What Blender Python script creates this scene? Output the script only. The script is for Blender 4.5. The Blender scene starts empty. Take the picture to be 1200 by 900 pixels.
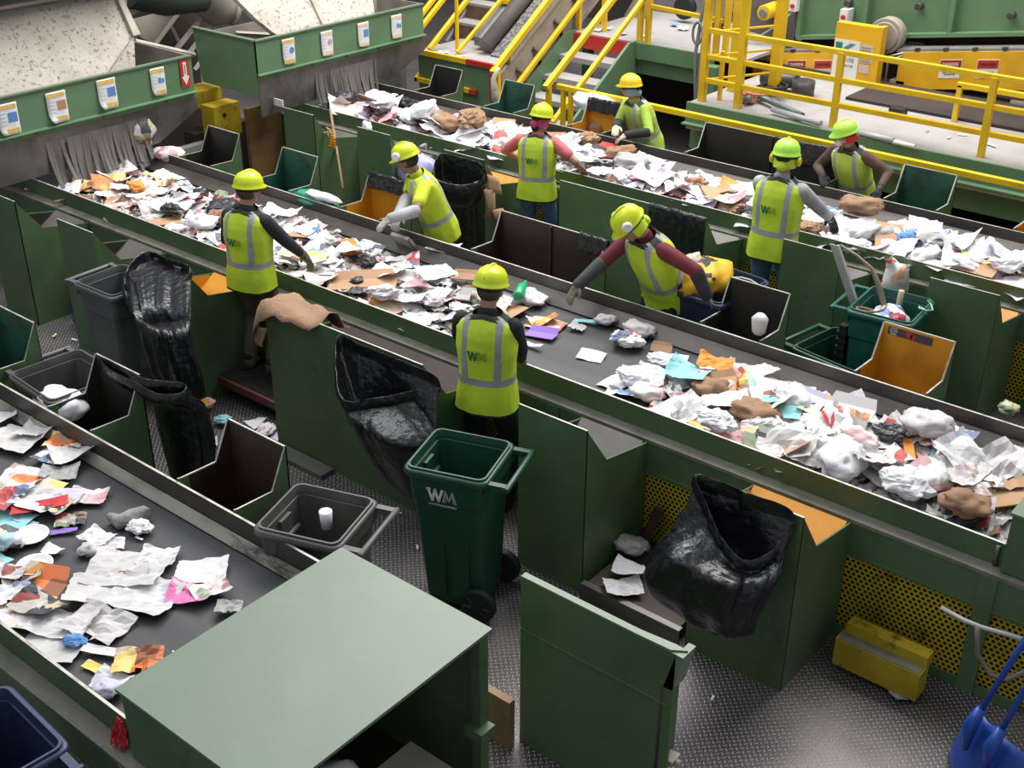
import bpy, bmesh, math, random
from mathutils import Vector, Matrix, noise
R = random.Random(7)
C = bpy.context.scene.collection
PI = math.pi

# ------------------------------------------------------------------ camera
YAW, PITCH, ROLL, FPX, CAMH = -0.68453755, 0.49255436, 0.00383085, 1435.03326, 4.4
def cam_axes():
    f = Vector((math.sin(YAW)*math.cos(PITCH), math.cos(YAW)*math.cos(PITCH), -math.sin(PITCH)))
    r = f.cross(Vector((0, 0, 1))).normalized(); u = r.cross(f)
    c, s = math.cos(ROLL), math.sin(ROLL)
    return c*r+s*u, -s*r+c*u, f
CR, CU, CF = cam_axes()
cd = bpy.data.cameras.new('camera'); cam = bpy.data.objects.new('camera', cd); C.objects.link(cam)
m = Matrix.Identity(4)
for i in range(3):
    m[i][0] = CR[i]; m[i][1] = CU[i]; m[i][2] = -CF[i]
m[0][3], m[1][3], m[2][3] = 0, 0, CAMH
cam.matrix_world = m
cd.sensor_width = 36; cd.lens = 36*FPX/1200; cd.clip_end = 200
bpy.context.scene.camera = cam
def ray(u, v): return (CR*((u-600)/FPX) + CU*((450-v)/FPX) + CF)
def atz(u, v, z=0.0):
    d = ray(u, v); t = (z-CAMH)/d.z; return Vector((d.x*t, d.y*t, z))
def aty(u, v, y):
    d = ray(u, v); t = y/d.y; return Vector((d.x*t, y, CAMH+d.z*t))
def atx(u, v, x):
    d = ray(u, v); t = x/d.x; return Vector((x, d.y*t, CAMH+d.z*t))
# ------------------------------------------------------------------ world, lights, exposure
sc = bpy.context.scene
sc.view_settings.view_transform = 'Standard'; sc.view_settings.look = 'None'
sc.view_settings.exposure = 0.0; sc.view_settings.gamma = 1.0; sc.view_settings.use_curve_mapping = False
w = bpy.data.worlds.new('world'); sc.world = w; w.use_nodes = True
bg = w.node_tree.nodes['Background']; bg.inputs[0].default_value = (0.86, 0.93, 1.0, 1); bg.inputs[1].default_value = 0.42
def area(name, loc, size, energy, target, col=(1, 1, 1)):
    l = bpy.data.lights.new(name, 'AREA'); l.shape = 'RECTANGLE'; l.size, l.size_y = size; l.energy = energy; l.color = col
    o = bpy.data.objects.new(name, l); C.objects.link(o); o.location = loc
    o.rotation_euler = (Vector(target)-Vector(loc)).to_track_quat('-Z', 'Y').to_euler()
area('roof_skylight', (-6.5, 11.5, 9.5), (12, 5), 2150, (-6.5, 9.5, 0), (1.0, 0.97, 0.95))
area('roof_skylight', (-9.0, 5.0, 9.0), (7, 5), 470, (-7.5, 5.0, 0), (0.97, 0.98, 1.0))
area('near_belt_area', (-4.5, 0.5, 7.5), (5, 2.0), 60, (-5.0, 4.0, 0.6), (0.92, 0.96, 1.0))  # small cool area light on the camera side, aimed between the belts

# ------------------------------------------------------------------ materials
MATS = {}
def nn(nt, t, **k):
    n = nt.nodes.new(t)
    for a, b in k.items(): setattr(n, a, b)
    return n
def base_mat(name, col, rough=0.6, metal=0.0, spec=0.5):
    m_ = bpy.data.materials.new(name); m_.use_nodes = True
    b = m_.node_tree.nodes['Principled BSDF']
    b.inputs['Base Color'].default_value = (*col, 1); b.inputs['Roughness'].default_value = rough
    b.inputs['Metallic'].default_value = metal; b.inputs['Specular IOR Level'].default_value = spec
    MATS[name] = m_
    return m_, m_.node_tree, b
def L(nt, a, b): nt.links.new(a, b)
def coord(nt, scale=(1, 1, 1), rnd=False):
    tc = nn(nt, 'ShaderNodeTexCoord'); mp = nn(nt, 'ShaderNodeMapping'); mp.inputs['Scale'].default_value = scale
    L(nt, tc.outputs['Object'], mp.inputs['Vector'])
    if rnd:
        oi = nn(nt, 'ShaderNodeObjectInfo'); mu = nn(nt, 'ShaderNodeMath', operation='MULTIPLY'); mu.inputs[1].default_value = 40
        L(nt, oi.outputs['Random'], mu.inputs[0]); L(nt, mu.outputs[0], mp.inputs['Location'])
    return mp.outputs['Vector']
def noisy(name, col, col2, scale=3, amt=0.5, rough=0.6, metal=0, bump=0.0, bscale=40, stretch=(1, 1, 1), lo=0.45, hi=0.7, spec=0.5, dirt=None, dlo=.62, dhi=.72, dscale=6, rnd=True):
    m_, nt, b = base_mat(name, col, rough, metal, spec)
    v = coord(nt, stretch, rnd)
    n = nn(nt, 'ShaderNodeTexNoise'); n.inputs['Scale'].default_value = scale; n.inputs['Detail'].default_value = 6
    L(nt, v, n.inputs['Vector'])
    r = nn(nt, 'ShaderNodeMapRange'); r.inputs[1].default_value = lo; r.inputs[2].default_value = hi; r.inputs[4].default_value = amt
    L(nt, n.outputs[0], r.inputs[0])
    x = nn(nt, 'ShaderNodeMix', data_type='RGBA'); x.inputs[6].default_value = (*col, 1); x.inputs[7].default_value = (*col2, 1)
    L(nt, r.outputs[0], x.inputs[0]); out = x.outputs[2]
    if dirt:
        n2 = nn(nt, 'ShaderNodeTexNoise'); n2.inputs['Scale'].default_value = dscale; n2.inputs['Detail'].default_value = 9; n2.inputs['Roughness'].default_value = .7
        L(nt, v, n2.inputs['Vector'])
        r2 = nn(nt, 'ShaderNodeMapRange'); r2.inputs[1].default_value = dlo; r2.inputs[2].default_value = dhi; L(nt, n2.outputs[0], r2.inputs[0])
        x2 = nn(nt, 'ShaderNodeMix', data_type='RGBA'); x2.inputs[7].default_value = (*dirt, 1)
        L(nt, out, x2.inputs[6]); L(nt, r2.outputs[0], x2.inputs[0]); out = x2.outputs[2]
    L(nt, out, b.inputs['Base Color'])
    if bump:
        n3 = nn(nt, 'ShaderNodeTexNoise'); n3.inputs['Scale'].default_value = bscale; L(nt, v, n3.inputs['Vector'])
        bp = nn(nt, 'ShaderNodeBump'); bp.inputs['Strength'].default_value = bump; bp.inputs['Distance'].default_value = 0.02
        L(nt, n3.outputs[0], bp.inputs['Height']); L(nt, bp.outputs[0], b.inputs['Normal'])
    return m_
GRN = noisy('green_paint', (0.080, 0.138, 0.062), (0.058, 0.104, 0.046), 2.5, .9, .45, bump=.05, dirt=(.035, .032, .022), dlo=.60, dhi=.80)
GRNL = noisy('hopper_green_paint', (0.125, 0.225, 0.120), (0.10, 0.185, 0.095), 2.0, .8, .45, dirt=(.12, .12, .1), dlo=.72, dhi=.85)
GRNT = noisy('skylit_green_paint', (0.125, 0.18, 0.118), (0.15, 0.205, 0.138), 2.2, 1, .38, bump=.02, dirt=(.21, .20, .17), dlo=.6, dhi=.85, dscale=3)  # skylight sheen of the hood tops put into a paler green
TEAL = noisy('teal_lining', (0.02, 0.10, 0.065), (0.012, 0.035, 0.025), 3, 1, .5, dirt=(.03, .02, .015), dlo=.52, dhi=.7)
BRWN = noisy('rusty_lining', (0.045, 0.022, 0.016), (0.022, 0.012, 0.010), 3, 1, .5, dirt=(.10, .13, .08), dlo=.66, dhi=.8)
BLKL = noisy('black_lining', (0.014, 0.016, 0.015), (0.03, 0.02, 0.015), 3, 1, .5, dirt=(.05, .06, .05), dlo=.66, dhi=.9)
YELL = noisy('orange_lining', (0.60, 0.26, 0.012), (0.42, 0.16, 0.01), 4, 1, .5, dirt=(.12, .07, .03), dlo=.64, dhi=.8)
GRYL = noisy('grey_lining', (0.13, 0.115, 0.10), (0.09, 0.08, 0.07), 4, 1, .5)
EDGE = noisy('worn_steel_edge', (0.55, 0.53, 0.48), (0.3, 0.27, 0.22), 12, 1, .45, .3)
STEEL = noisy('dull_steel', (0.16, 0.15, 0.145), (0.09, 0.085, 0.08), 5, 1, .38, .55, dirt=(.05, .035, .028), dlo=.6, dhi=.75, stretch=(.3, 1, 1))
STEELD = noisy('rail_steel', (0.085, 0.078, 0.072), (0.05, 0.042, 0.036), 5, 1, .42, .3, dirt=(.07, .035, .02), dlo=.62, dhi=.75, stretch=(.3, 1, 1))
LEDG = noisy('dusty_ledge', (0.17, 0.165, 0.13), (0.10, 0.11, 0.075), 7, 1, .75, dirt=(.3, .28, .22), dlo=.62, dhi=.8)
WEAR = noisy('wear_strip_paint', (0.40, 0.38, 0.32), (0.14, 0.13, 0.11), 9, 1, .6, stretch=(.3, 1, 1), dirt=(.05, .045, .04), dlo=.56, dhi=.66)
WEARG = noisy('wear_strip_grey', (0.15, 0.13, 0.12), (0.09, 0.075, 0.065), 7, 1, .5, .2, stretch=(.3, 1, 1), dirt=(.16, .09, .05), dlo=.64, dhi=.75)
BELT = noisy('belt_rubber', (0.050, 0.050, 0.054), (0.082, 0.078, 0.076), 2.2, 1, .62, stretch=(.12, 1.6, 1), bump=.03, dirt=(.12, .11, .1), dlo=.7, dhi=.9)
RUBB = noisy('curtain_rubber', (0.15, 0.135, 0.125), (0.08, 0.07, 0.065), 4, 1, .55, stretch=(1, 2, .6), dirt=(.06, .05, .045), dlo=.58, dhi=.75)
CREAM = noisy('cream_screen_deck', (0.50, 0.45, 0.385), (0.40, 0.35, 0.30), 3, 1, .85, bump=.3, bscale=30, dirt=(.17, .13, .11), dlo=.55, dhi=.62, dscale=26)
CREAMS = noisy('cream_beam_paint', (0.42, 0.38, 0.31), (0.3, 0.27, 0.22), 4, 1, .7, dirt=(.12, .1, .08), dlo=.6, dhi=.75)
CONC = noisy('concrete_grey', (0.34, 0.32, 0.31), (0.27, 0.255, 0.245), 2.2, 1, .8, dirt=(.15, .13, .12), dlo=.66, dhi=.8)
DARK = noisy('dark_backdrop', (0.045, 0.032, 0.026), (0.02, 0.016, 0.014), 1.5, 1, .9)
DARKG = noisy('dark_green_canvas', (0.03, 0.042, 0.038), (0.02, 0.026, 0.025), 2, 1, .8)
YLW = noisy('safety_yellow', (0.78, 0.50, 0.012), (0.66, 0.40, 0.01), 4, 1, .42, dirt=(.35, .24, .06), dlo=.7, dhi=.78)
YLWB = noisy('guard_yellow', (0.78, 0.43, 0.012), (0.62, 0.32, 0.01), 3, 1, .45, dirt=(.12, .08, .03), dlo=.66, dhi=.8, dscale=4)
YLWD = noisy('dirty_shaded_yellow', (0.42, 0.30, 0.012), (0.28, 0.19, 0.01), 4, 1, .5, dirt=(.08, .05, .02), dlo=.55, dhi=.66)  # dirt on the cable guard, painted shade on the drive guard
REDP = base_mat('red_paint', (0.48, 0.03, 0.02), .5)[0]
TAN = noisy('tan_steel', (0.36, 0.31, 0.26), (0.26, 0.22, 0.18), 5, 1, .7, dirt=(.14, .1, .08), dlo=.62, dhi=.75)
GREY = noisy('grey_paint', (0.20, 0.20, 0.20), (0.14, 0.14, 0.14), 4, 1, .5)
CARTG = noisy('green_cart_plastic', (0.010, 0.058, 0.034), (0.014, 0.066, 0.04), 5, 1, .42, spec=.5)
CARTGR = noisy('grey_cart_plastic', (0.075, 0.074, 0.07), (0.11, 0.105, 0.10), 5, 1, .45)
CARTSL = noisy('slate_cart_plastic', (0.075, 0.088, 0.088), (0.10, 0.11, 0.11), 5, 1, .45)
CARTB = noisy('blue_cart_plastic', (0.022, 0.036, 0.085), (0.03, 0.045, 0.10), 5, 1, .42)
CARTT = noisy('teal_cart_plastic', (0.012, 0.085, 0.065), (0.02, 0.11, 0.085), 5, 1, .42)
TYRE = base_mat('black_rubber', (0.012, 0.012, 0.013), .65)[0]
BAG = noisy('black_bag_film', (0.006, 0.006, 0.008), (0.012, 0.012, 0.015), 4, 1, .30, bump=.6, bscale=20, spec=.6)
WHT = base_mat('white_print', (0.75, 0.75, 0.73), .6)[0]
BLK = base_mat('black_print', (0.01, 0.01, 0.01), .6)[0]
WOOD = noisy('grubby_plywood', (0.075, 0.048, 0.034), (0.05, 0.032, 0.024), 4, 1, .7, stretch=(.3, 2, 1))
WOODL = noisy('worn_wood', (0.30, 0.19, 0.10), (0.2, 0.12, 0.06), 6, 1, .7)
BLUEP = noisy('blue_shovel_plastic', (0.015, 0.06, 0.32), (0.02, 0.075, 0.38), 5, 1, .35)
PVC = base_mat('grey_pipe', (0.42, 0.42, 0.42), .4)[0]
def holes_mat(name, col, col2):
    m_ = noisy(name, col, col2, 3, 1, .5, dirt=(.06, .04, .015), dlo=.58, dhi=.68, rnd=False); nt = m_.node_tree; b = nt.nodes['Principled BSDF']
    tc = nn(nt, 'ShaderNodeTexCoord'); sp = nn(nt, 'ShaderNodeSeparateXYZ'); L(nt, tc.outputs['Object'], sp.inputs[0])
    def M(op, a, bb=None):
        n = nn(nt, 'ShaderNodeMath', operation=op)
        for i, q in enumerate((a, bb)):
            if q is None: continue
            if isinstance(q, (int, float)): n.inputs[i].default_value = q
            else: L(nt, q, n.inputs[i])
        return n.outputs[0]
    v = M('DIVIDE', sp.outputs['Z'], .0265); row = M('FLOOR', v); half = M('MULTIPLY', M('MODULO', M('ADD', row, 1000), 2), .5)
    u = M('ADD', M('DIVIDE', sp.outputs['X'], .0305), half)
    fx = M('SUBTRACT', M('FRACT', u), .5); fz = M('MULTIPLY', M('SUBTRACT', M('FRACT', v), .5), .87)
    d = M('SQRT', M('ADD', M('MULTIPLY', fx, fx), M('MULTIPLY', fz, fz)))
    a = M('GREATER_THAN', d, .335)
    L(nt, a, b.inputs['Alpha'])
    return m_
MESHY = holes_mat('perforated_yellow_sheet', (0.46, 0.34, 0.012), (0.36, 0.25, 0.01))
def diamond_mat():
    m_, nt, b = base_mat('diamond_plate', (.1, .1, .1), .42, .5)
    tc = nn(nt, 'ShaderNodeTexCoord'); sp = nn(nt, 'ShaderNodeSeparateXYZ'); L(nt, tc.outputs['Object'], sp.inputs[0])
    def M(op, a, bb=None):
        n = nn(nt, 'ShaderNodeMath', operation=op)
        for i, q in enumerate((a, bb)):
            if q is None: continue
            if isinstance(q, (int, float)): n.inputs[i].default_value = q
            else: L(nt, q, n.inputs[i])
        return n.outputs[0]
    s = .026; k = .7071/s
    u = M('ADD', M('MULTIPLY', M('ADD', sp.outputs['X'], sp.outputs['Y']), k), 2000)
    v = M('ADD', M('MULTIPLY', M('SUBTRACT', sp.outputs['Y'], sp.outputs['X']), k), 2000)
    par = M('MODULO', M('ADD', M('FLOOR', u), M('FLOOR', v)), 2)
    fu = M('SUBTRACT', M('FRACT', u), .5); fv = M('SUBTRACT', M('FRACT', v), .5)
    ip = M('SUBTRACT', 1, par)
    a = M('ADD', M('MULTIPLY', fu, par), M('MULTIPLY', fv, ip)); c = M('ADD', M('MULTIPLY', fv, par), M('MULTIPLY', fu, ip))
    d = M('ADD', M('POWER', M('ABSOLUTE', M('DIVIDE', a, .56)), 2), M('POWER', M('ABSOLUTE', M('DIVIDE', c, .17)), 2))
    h = M('MAXIMUM', M('SUBTRACT', 1, d), 0)
    n = nn(nt, 'ShaderNodeTexNoise'); n.inputs['Scale'].default_value = 1.6; n.inputs['Detail'].default_value = 6; L(nt, tc.outputs['Object'], n.inputs['Vector'])
    cr = nn(nt, 'ShaderNodeMix', data_type='RGBA'); cr.inputs[6].default_value = (.080, .070, .072, 1); cr.inputs[7].default_value = (.15, .135, .13, 1)
    rr = nn(nt, 'ShaderNodeMapRange'); rr.inputs[1].default_value = .42; rr.inputs[2].default_value = .66; L(nt, n.outputs[0], rr.inputs[0]); L(nt, rr.outputs[0], cr.inputs[0])
    c2 = nn(nt, 'ShaderNodeMix', data_type='RGBA'); c2.inputs[7].default_value = (.42, .39, .40, 1); L(nt, cr.outputs[2], c2.inputs[6])
    L(nt, M('MINIMUM', M('MULTIPLY', h, 1.1), .85), c2.inputs[0]); L(nt, c2.outputs[2], b.inputs['Base Color'])
    bp = nn(nt, 'ShaderNodeBump'); bp.inputs['Strength'].default_value = .6; bp.inputs['Distance'].default_value = .004
    L(nt, h, bp.inputs['Height']); L(nt, bp.outputs[0], b.inputs['Normal'])
    return m_
DIAM = diamond_mat()

# ------------------------------------------------------------------ mesh helpers
class MB:
    def __init__(s): s.v = []; s.f = []; s.m = []; s.sm = []
    def add(s, vs, fs, mi=0, smooth=False):
        o = len(s.v); s.v += [tuple(v) for v in vs]
        for f in fs: s.f.append([i+o for i in f]); s.m.append(mi); s.sm.append(smooth)
        return s
    def box(s, a, b, mi=0, top=None):
        x0, y0, z0 = a; x1, y1, z1 = b
        vs = [(x0, y0, z0), (x1, y0, z0), (x1, y1, z0), (x0, y1, z0), (x0, y0, z1), (x1, y0, z1), (x1, y1, z1), (x0, y1, z1)]
        fs = [(0, 3, 2, 1), (4, 5, 6, 7), (0, 1, 5, 4), (1, 2, 6, 5), (2, 3, 7, 6), (3, 0, 4, 7)]
        for i, f in enumerate(fs): s.add(vs, [f], (top if (top is not None and i == 1) else mi))
        return s
    def prism(s, poly, vec, mi=0, side=None, smooth=False):
        n = len(poly); p = [Vector(q) for q in poly]; q = [a+Vector(vec) for a in p]
        nrm = Vector((0, 0, 0))
        for i in range(n): nrm += p[i].cross(p[(i+1) % n])
        fl = nrm.dot(Vector(vec)) > 0
        A = list(range(n)); B = [i+n for i in A]
        s.add(p+q, [A[::-1] if fl else A, B if fl else B[::-1]], mi)
        for i in range(n):
            j = (i+1) % n; f = (i, j, j+n, i+n); s.add(p+q, [f if fl else f[::-1]], (side[i] if side else mi), smooth)
        return s
    def tube(s, pts, r, n=8, mi=0, cap=True, flat=1.0):
        pts = [Vector(p) for p in pts]; rs = r if isinstance(r, (list, tuple)) else [r]*len(pts)
        o = len(s.v); ref = None
        for i, p in enumerate(pts):
            d = (pts[min(i+1, len(pts)-1)]-pts[max(i-1, 0)]).normalized()
            if ref is None: ref = Vector((0, 0, 1)) if abs(d.z) < .9 else Vector((1, 0, 0))
            a = (ref - d*ref.dot(d)).normalized(); b = d.cross(a); ref = a
            for k in range(n):
                t = 2*PI*k/n; s.v.append(tuple(p + a*math.cos(t)*rs[i]*flat + b*math.sin(t)*rs[i]))
        for i in range(len(pts)-1):
            for k in range(n):
                s.f.append([o+i*n+k, o+i*n+(k+1) % n, o+(i+1)*n+(k+1) % n, o+(i+1)*n+k]); s.m.append(mi); s.sm.append(n > 5)
        if cap:
            s.f.append([o+k for k in range(n)][::-1]); s.m.append(mi); s.sm.append(False)
            e = o+(len(pts)-1)*n; s.f.append([e+k for k in range(n)]); s.m.append(mi); s.sm.append(False)
        return s
    def rings(s, rings, mi=0, smooth=True, cap0=True, cap1=True, closed=True):
        o = len(s.v); n = len(rings[0])
        for r in rings: s.v += [tuple(p) for p in r]
        for i in range(len(rings)-1):
            for k in range(n if closed else n-1):
                s.f.append([o+i*n+k, o+i*n+(k+1) % n, o+(i+1)*n+(k+1) % n, o+(i+1)*n+k])
                s.m.append(mi(i, k) if callable(mi) else mi); s.sm.append(smooth)
        mm = mi if not callable(mi) else 0
        if cap0: s.f.append([o+k for k in range(n)][::-1]); s.m.append(mm); s.sm.append(False)
        if cap1: s.f.append([o+(len(rings)-1)*n+k for k in range(n)]); s.m.append(mm); s.sm.append(False)
        return s
    def ell(s, c, rad, M3=None, seg=14, rg=9, mi=0, fn=None):
        c = Vector(c); rr = []
        for i in range(1, rg):
            t = PI*i/rg; ring = []
            for k in range(seg):
                a = 2*PI*k/seg; d = Vector((math.sin(t)*math.cos(a), math.sin(t)*math.sin(a), -math.cos(t)))
                if fn: d = fn(d)
                p = Vector((d.x*rad[0], d.y*rad[1], d.z*rad[2]))
                ring.append(c + (M3 @ p if M3 else p))
            rr.append(ring)
        o = len(s.v); s.rings(rr, mi, True, True, True)
        return s
    def cone(s, a, b, ra, rb, n=12, mi=0):
        a = Vector(a); b = Vector(b); d = (b-a); l = d.length; d = d/max(l, 1e-6)
        pts = [a-d*ra*.95, a-d*ra*.7, a-d*ra*.35, a, b, b+d*rb*.35, b+d*rb*.7, b+d*rb*.95]
        rs = [ra*.3, ra*.72, ra*.94, ra, rb, rb*.94, rb*.72, rb*.3]
        return s.tube(pts, rs, n, mi)
def obj(name, mb, mats, parent=None, world=True, bevel=0, smooth_all=False):
    me = bpy.data.meshes.new(name); me.from_pydata(mb.v, [], mb.f)
    mats = mats if isinstance(mats, (list, tuple)) else [mats]
    for q in mats: me.materials.append(q)
    me.polygons.foreach_set('material_index', mb.m); me.polygons.foreach_set('use_smooth', [smooth_all or x for x in mb.sm])
    me.update()
    if parent is not None and world:
        M_ = parent.matrix_basis.copy(); g_ = parent.parent
        while g_ is not None: M_ = g_.matrix_basis @ M_; g_ = g_.parent
        me.transform(M_.inverted())
    o = bpy.data.objects.new(name, me); C.objects.link(o)
    if parent is not None: o.parent = parent
    if bevel:
        b = o.modifiers.new('bevel', 'BEVEL'); b.width = bevel; b.segments = 2; b.limit_method = 'ANGLE'
    return o
def weld(o, d=1e-4):
    b = bmesh.new(); b.from_mesh(o.data); bmesh.ops.remove_doubles(b, verts=b.verts, dist=d)
    b.to_mesh(o.data); b.free()
def tag(o, label, cat, group=None):
    o['label'] = label; o['category'] = cat
    if group: o['group'] = group
    return o
def thing(name, label, cat, loc=(0, 0, 0), rz=0, group=None):
    o = bpy.data.objects.new(name, None); C.objects.link(o); o.empty_display_size = .1
    o.location = loc; o.rotation_euler = (0, 0, rz)
    o.matrix_basis = Matrix.Translation(loc) @ Matrix.Rotation(rz, 4, 'Z')
    return tag(o, label, cat, group)
def solo(name, mb, mats, label, cat, group=None, bevel=0):
    c = Vector((0, 0, 0)); lo = Vector(mb.v[0]); hi = Vector(mb.v[0])
    for v in mb.v:
        for i in range(3): lo[i] = min(lo[i], v[i]); hi[i] = max(hi[i], v[i])
    c = Vector(((lo.x+hi.x)/2, (lo.y+hi.y)/2, lo.z))
    mb.v = [tuple(Vector(v)-c) for v in mb.v]
    o = obj(name, mb, mats, bevel=bevel); o.location = c
    return tag(o, label, cat, group)
def struct(name, mb, mats):
    o = obj(name, mb, mats); o['kind'] = 'structure'; return o
_txt = {}
def text_mesh(s, size):
    k = (s, size)
    if k not in _txt:
        cu = bpy.data.curves.new('lettering', 'FONT'); cu.body = s; cu.size = size; cu.align_x = 'CENTER'; cu.align_y = 'CENTER'; cu.extrude = .0008; cu.resolution_u = 2
        t = bpy.data.objects.new('tmp', cu); C.objects.link(t); bpy.context.view_layer.update()
        _txt[k] = bpy.data.meshes.new_from_object(t.evaluated_get(bpy.context.evaluated_depsgraph_get()))
        bpy.data.objects.remove(t)
    return _txt[k]
def lettering(s, size, mat, parent, loc, ax, up, world=True, name='lettering'):
    """flat raised lettering: ax = reading direction, up = letter up"""
    me = text_mesh(s, size).copy(); me.materials.clear(); me.materials.append(mat)
    ax = Vector(ax).normalized(); up = Vector(up); up = (up-ax*up.dot(ax)).normalized(); n = ax.cross(up)
    M4 = Matrix((( ax.x, up.x, n.x, loc[0]), (ax.y, up.y, n.y, loc[1]), (ax.z, up.z, n.z, loc[2]), (0, 0, 0, 1)))
    if world and parent is not None: M4 = parent.matrix_basis.inverted() @ M4
    me.transform(M4)
    o = bpy.data.objects.new(name, me); C.objects.link(o); o.parent = parent
    return o
def stroke(mb, pts, wd, fr, mi=0, th=.002):
    """thick polyline in a frame fr=(origin, ax, up)"""
    O, ax, up = fr; n = ax.cross(up)
    for i in range(len(pts)-1):
        a = Vector(pts[i]); b = Vector(pts[i+1]); d = (b-a); d.normalize(); q = Vector((-d.y, d.x))*wd/2
        P = [a-q-d*wd*.3, b-q+d*wd*.3, b+q+d*wd*.3, a+q-d*wd*.3]
        mb.prism([O+ax*p.x+up*p.y+n*.0005 for p in P], n*th, mi)
def wm_logo(parent, O, ax, up, W, mw, mm, world=True, text=None, name='logo'):
    """the two letter company mark, W solid, M outlined, with the line of small lettering under it"""
    ax = Vector(ax).normalized(); up = Vector(up); up = (up-ax*up.dot(ax)).normalized(); h = W*.42
    fr = (Vector(O), ax, up)
    a = MB(); x0 = -W/2
    stroke(a, [(x0+.02*W, h/2), (x0+.15*W, -h/2), (x0+.25*W, h/2), (x0+.36*W, -h/2), (x0+.49*W, h/2)], W*.085, fr)
    stroke(a, [(x0-.02*W, h/2), (x0+.08*W, h/2)], W*.07, fr)
    o1 = obj(name, a, mw, parent, world)
    b = MB()
    stroke(b, [(x0+.52*W, -h/2), (x0+.60*W, h/2), (x0+.72*W, -h*.35), (x0+.84*W, h/2), (x0+.95*W, -h/2)], W*.05, fr)
    stroke(b, [(x0+.60*W, -h/2), (x0+.64*W, h*.1)], W*.03, fr); stroke(b, [(x0+.84*W, h*.1), (x0+.87*W, -h/2)], W*.03, fr)
    o2 = obj(name, b, mm, parent, world)
    if text:
        lettering(text, W*.095, mw, parent, Vector(O)-up*(h*.85)+ax.cross(up)*.0015, ax, up, world)
    return o1

# ------------------------------------------------------------------ setting
b = MB(); b.box((-22, -4, -.06), (6, 20, 0)); struct('floor', b, DIAM)
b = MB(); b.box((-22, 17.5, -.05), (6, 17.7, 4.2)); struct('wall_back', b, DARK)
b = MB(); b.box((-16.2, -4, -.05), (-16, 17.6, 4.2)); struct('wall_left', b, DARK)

# ------------------------------------------------------------------ conveyors
RZ, BZ = .885, .71
def conveyor(label, x0, x1, yn, yf, screens, posts, edgez=RZ):
    t = thing('sorting_conveyor', label, 'conveyor belt', ((x0+x1)/2, (yn+yf)/2, 0), group=None)
    def plate(nm, y, inner, outer):
        bb = MB(); s = 1 if outer > 0 else -1
        y0, y1 = y-.007, y+.007
        vs = [(x0, y0, .70), (x1, y0, .70), (x1, y1, .70), (x0, y1, .70), (x0, y0, RZ), (x1, y0, RZ), (x1, y1, RZ), (x0, y1, RZ)]
        for i, f in enumerate([(0, 3, 2, 1), (4, 5, 6, 7), (0, 1, 5, 4), (1, 2, 6, 5), (2, 3, 7, 6), (3, 0, 4, 7)]):
            mi = 2 if i == 1 else (0 if (i == 2) == (outer < 0) and i in (2, 4) else 1)
            bb.add(vs, [f], mi)
        obj(nm, bb, [GRN, inner, EDGE], t)
    plate('side_rail', yn, STEELD, -1); plate('side_rail', yf, STEELD, 1)
    for y, s in ((yn, 1), (yf, -1)):
        sw = .055 if yn < 3 else .10; zt = .775 if yn < 3 else .80
        bb = MB(); bb.prism([(x0, y+s*.012, zt), (x0, y+s*.02, zt), (x0, y+s*sw, BZ+.012), (x0, y+s*(sw-.008), BZ+.008)], (x1-x0, 0, 0))
        obj('wear_strip', bb, WEAR if yn < 3 else WEARG, t)
    bb = MB(); bb.box((x0, yn+sw-.015, BZ-.03), (x1, yf-sw+.015, BZ)); obj('belt', bb, BELT, t)
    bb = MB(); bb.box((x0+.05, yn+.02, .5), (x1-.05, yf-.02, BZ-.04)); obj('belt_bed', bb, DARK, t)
    for y, s in ((yn, -1), (yf, 1)):
        a, c = sorted((y+s*.008, y+s*.095))
        bb = MB(); bb.box((x0, a, .728), (x1, c, .75)); obj('ledge', bb, LEDG, t, bevel=.004)
        a, c = sorted((y+s*.075, y+s*.09))
        bb = MB(); bb.box((x0, a, .53), (x1, c, .735)); bb.box((x0, min(a, c)-.008 if s < 0 else a, .528), (x1, c if s < 0 else max(a, c)+.008, .545), 0)
        bb.box((x0, a, 0), (x1, c, .06)); obj('body_panel', bb, GRN, t)
    for q in posts:
        bb = MB(); bb.box((q-.045, yn-.1, 0), (q+.045, yn-.04, .73)); obj('leg', bb, GRN, t, bevel=.003)
        bb = MB(); bb.box((q-.045, yf+.04, 0), (q+.045, yf+.1, .73)); obj('leg', bb, GRN, t, bevel=.003)
    for (a, c) in screens:
        bb = MB(); bb.box((a, yn-.079, .05), (c, yn-.076, .53))
        obj('guard_screen', bb, MESHY, t)
    bb = MB(); bb.box((x0, yn-.03, .02), (x1, yn-.02, .5)); obj('dark_interior_sheet', bb, BLK, t)  # black sheet stands in for the shade behind the screen holes
    return t
conveyor('nearest sorting belt at lower left, thinly strewn with newspapers and paper plates', -8.2, -3.2, 1.89, 3.10, [(-8, -6.4), (-6.3, -5.0), (-4.9, -3.5)], [-6.35, -4.95, -3.45])
conveyor('long middle sorting belt with workers on both sides', -10.3, -1.0, 5.34, 6.53, [(-9.8, -8.2), (-8.1, -6.5), (-6.4, -4.0), (-3.38, -2.32), (-2.27, -1.30), (-1.21, -.9)], [-8.15, -6.45, -3.95, -2.3, -1.25])
conveyor('farthest sorting belt, heaped high with pale waste paper', -10.3, .4, 8.52, 9.62, [(-10.2, -9.2), (-8.9, -6.4), (-6.3, -4.0), (-3.9, -2.9), (-2.85, -1.2)], [-8.15, -6.35, -3.95, -2.87])
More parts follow.
